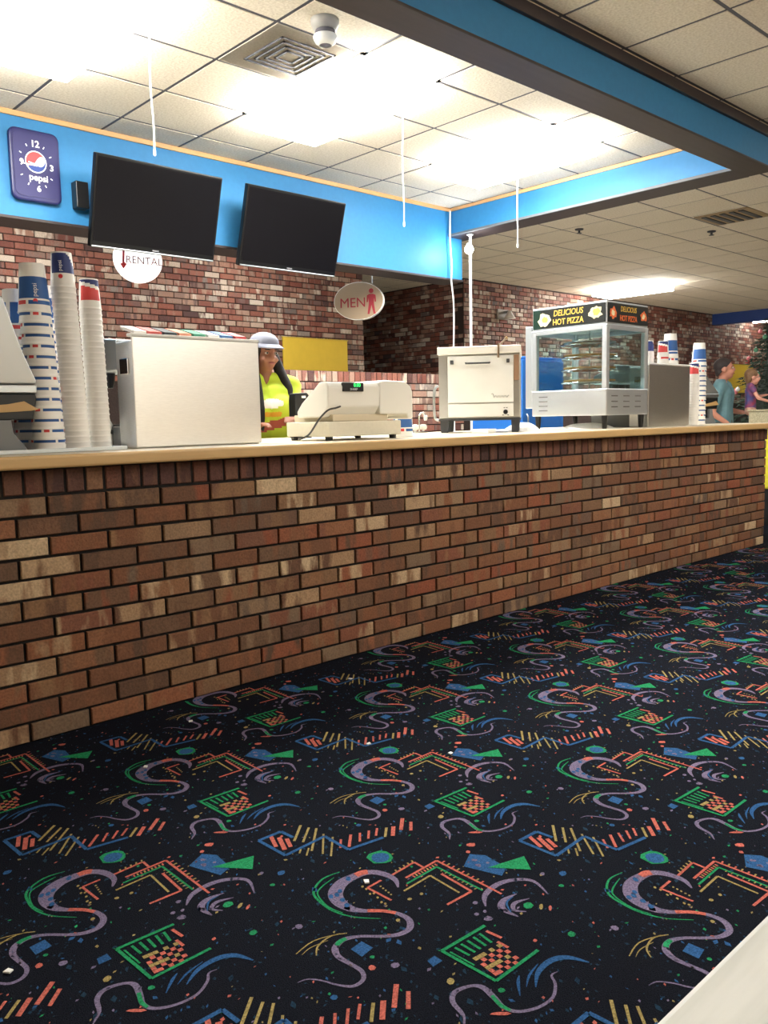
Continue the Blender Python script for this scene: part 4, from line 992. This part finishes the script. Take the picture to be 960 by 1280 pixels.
# ---- worker in neon shirt
rt = thing('person', 'person in neon yellow shirt and grey cap working behind the register', 'person', (2.755, 3.97, 0), -.30)
J = stand(1.535, .15)
def loc(p, o=rt):   # world -> local
    q = Vector(p)-o.location; a = -o.rotation_euler.z; return (q.x*math.cos(a)-q.y*math.sin(a), q.x*math.sin(a)+q.y*math.cos(a), q.z)
J['elL'] = loc((2.85, 3.80, 1.01)); J['wrL'] = loc((2.68, 3.62, 1.04)); J['elR'] = (-.19, .02, .95); J['wrR'] = (-.12, -.14, 1.0)
neon = mat('neon shirt', (200, 224, 60), .7, noise=.06, scale=10); dark_skin = mat('worker skin', (142, 92, 70), .55); hairm = mat('black hair', (20, 16, 17), .75, noise=.3, scale=40, stretch=(6, 6, 1)); capm = mat('cap grey', (126, 130, 146), .7)
def hair_w(root, he, H, R, hs):
    q = MB(); he(q, 0, .022, .03, .086, .098, .092); he(q, 0, .07, -.05, .08, .05, .1)
    for sd in (-1, 1):
        pts = [H(sd*.072, .0, -.02), H(sd*.095, -.03, -.11), H(sd*.112, -.10, -.21), H(sd*.112, -.15, -.34), H(sd*.10, -.165, -.46)]
        for i in range(4): q.cap(pts[i], (.03, .036, .036, .03)[i]*hs, pts[i+1], (.036, .036, .03, .014)[i]*hs)
    remesh(q, 'hair', hairm, root, .01, 2, cuts=[(H(0, -.072, .0), R @ Vector((0, -1, .25)))] if False else ())
    c = MB(); he(c, 0, .008, .058, .091, .104, .068)
    co = remesh(c, 'cap', capm, root, .009, 2, cuts=[(H(0, 0, .045), R @ Vector((0, 0, -1)))])
    n = 14; br = MB(); top = []; 
    for k in range(n+1):
        a = PI+PI*k/n; top.append((H(.084*math.cos(a), .0+.088*math.sin(a), .05), H(.082*math.cos(a), -.02+.155*math.sin(a), .03)))
    o = 0
    for a_, b_ in top: br.v += [tuple(a_), tuple(b_), tuple(a_+Vector((0, 0, .006))), tuple(b_+Vector((0, 0, .006)))]
    for k in range(n):
        i = k*4; br.f += [[i, i+4, i+5, i+1], [i+2, i+3, i+7, i+6], [i+1, i+5, i+7, i+3], [i, i+2, i+6, i+4]]; br.m += [0]*4
    br.obj('brim', capm, co)
so = person(rt, J, dark_skin, neon, mat('dark jeans', (36, 42, 60), .8), hair_w, s=.92, head=.98, sleeve=.75, yaw=.25, pitch=.12, female=True)
# shirt print
me = so.data; me.materials.append(mat('print brick red', (176, 84, 66), .7)); me.materials.append(mat('print pale', (236, 232, 226), .7)); me.materials.append(mat('print orange', (226, 168, 50), .7))
for p in me.polygons:
    x, y, z = p.center
    if y < -.06:
        if .985 < z-.25*x < 1.035 and -.08 < x < .09: p.material_index = 1
        elif 1.10+.3*abs(x+.01) < z < 1.16-.2*abs(x) and -.07 < x < .06: p.material_index = 2
        elif 1.06 < z < 1.085 and -.05 < x < .05: p.material_index = 3

# ---- man with child
rm_ = thing('person', 'man in teal grey T-shirt carrying a small child past the counter', 'person', (9.76, 4.62, 0), .25)
J = stand(1.66, .19, .1)
J['elL'] = (.25, .03, 1.06); J['wrL'] = (.20, -.20, 1.02); J['elR'] = (-.27, .06, 1.02); J['wrR'] = (-.22, -.10, .90)
def hair_m(root, he, H, R, hs):
    q = MB(); he(q, 0, .014, .036, .081, .100, .087); he(q, 0, .055, -.03, .066, .045, .06); remesh(q, 'hair', mat('dark brown hair', (46, 34, 36), .6, noise=.3, scale=60), root, .01, 2, cuts=[(H(0, -.075, .075), R @ Vector((0, -1, -1.1)))])
person(rm_, J, mat('man skin', (196, 134, 112), .55), mat('teal shirt', (104, 142, 152), .8, noise=.12, scale=30), mat('khaki trousers', (92, 86, 80), .8), hair_m, s=1.04, head=1.05, sleeve=.7, yaw=.35, pitch=-.12)
chd = thing('person', 'small child with light brown hair in red and blue top held by the man', 'person', (9.93, 4.36, .58), .45)
J = stand(.92, .10, .05)
J['elL'] = (.14, -.06, .62); J['wrL'] = (.10, -.17, .64); J['elR'] = (-.13, -.08, .60); J['wrR'] = (-.08, -.2, .56); J['knL'] = (.09, -.13, .36); J['knR'] = (-.09, -.13, .36); J['anL'] = (.08, -.06, .17); J['anR'] = (-.08, -.06, .17)
def hair_c(root, he, H, R, hs):
    q = MB(); he(q, 0, .022, .04, .086, .098, .09); he(q, 0, .06, -.03, .076, .045, .08); remesh(q, 'hair', mat('light brown hair', (130, 96, 66), .6, noise=.3, scale=60), root, .009, 2, cuts=[(H(0, -.06, .05), R @ Vector((0, -1, -.35)))])
person(chd, J, mat('child skin', (222, 160, 140), .55), mat('child top', (150, 64, 92), .8, noise=.5, scale=14, c2=(70, 76, 130)), mat('child trousers', (196, 150, 130), .8, noise=.3, scale=20), hair_c, s=.56, head=1.42, sleeve=.4, yaw=.3, voxel=.008, shoes=white)
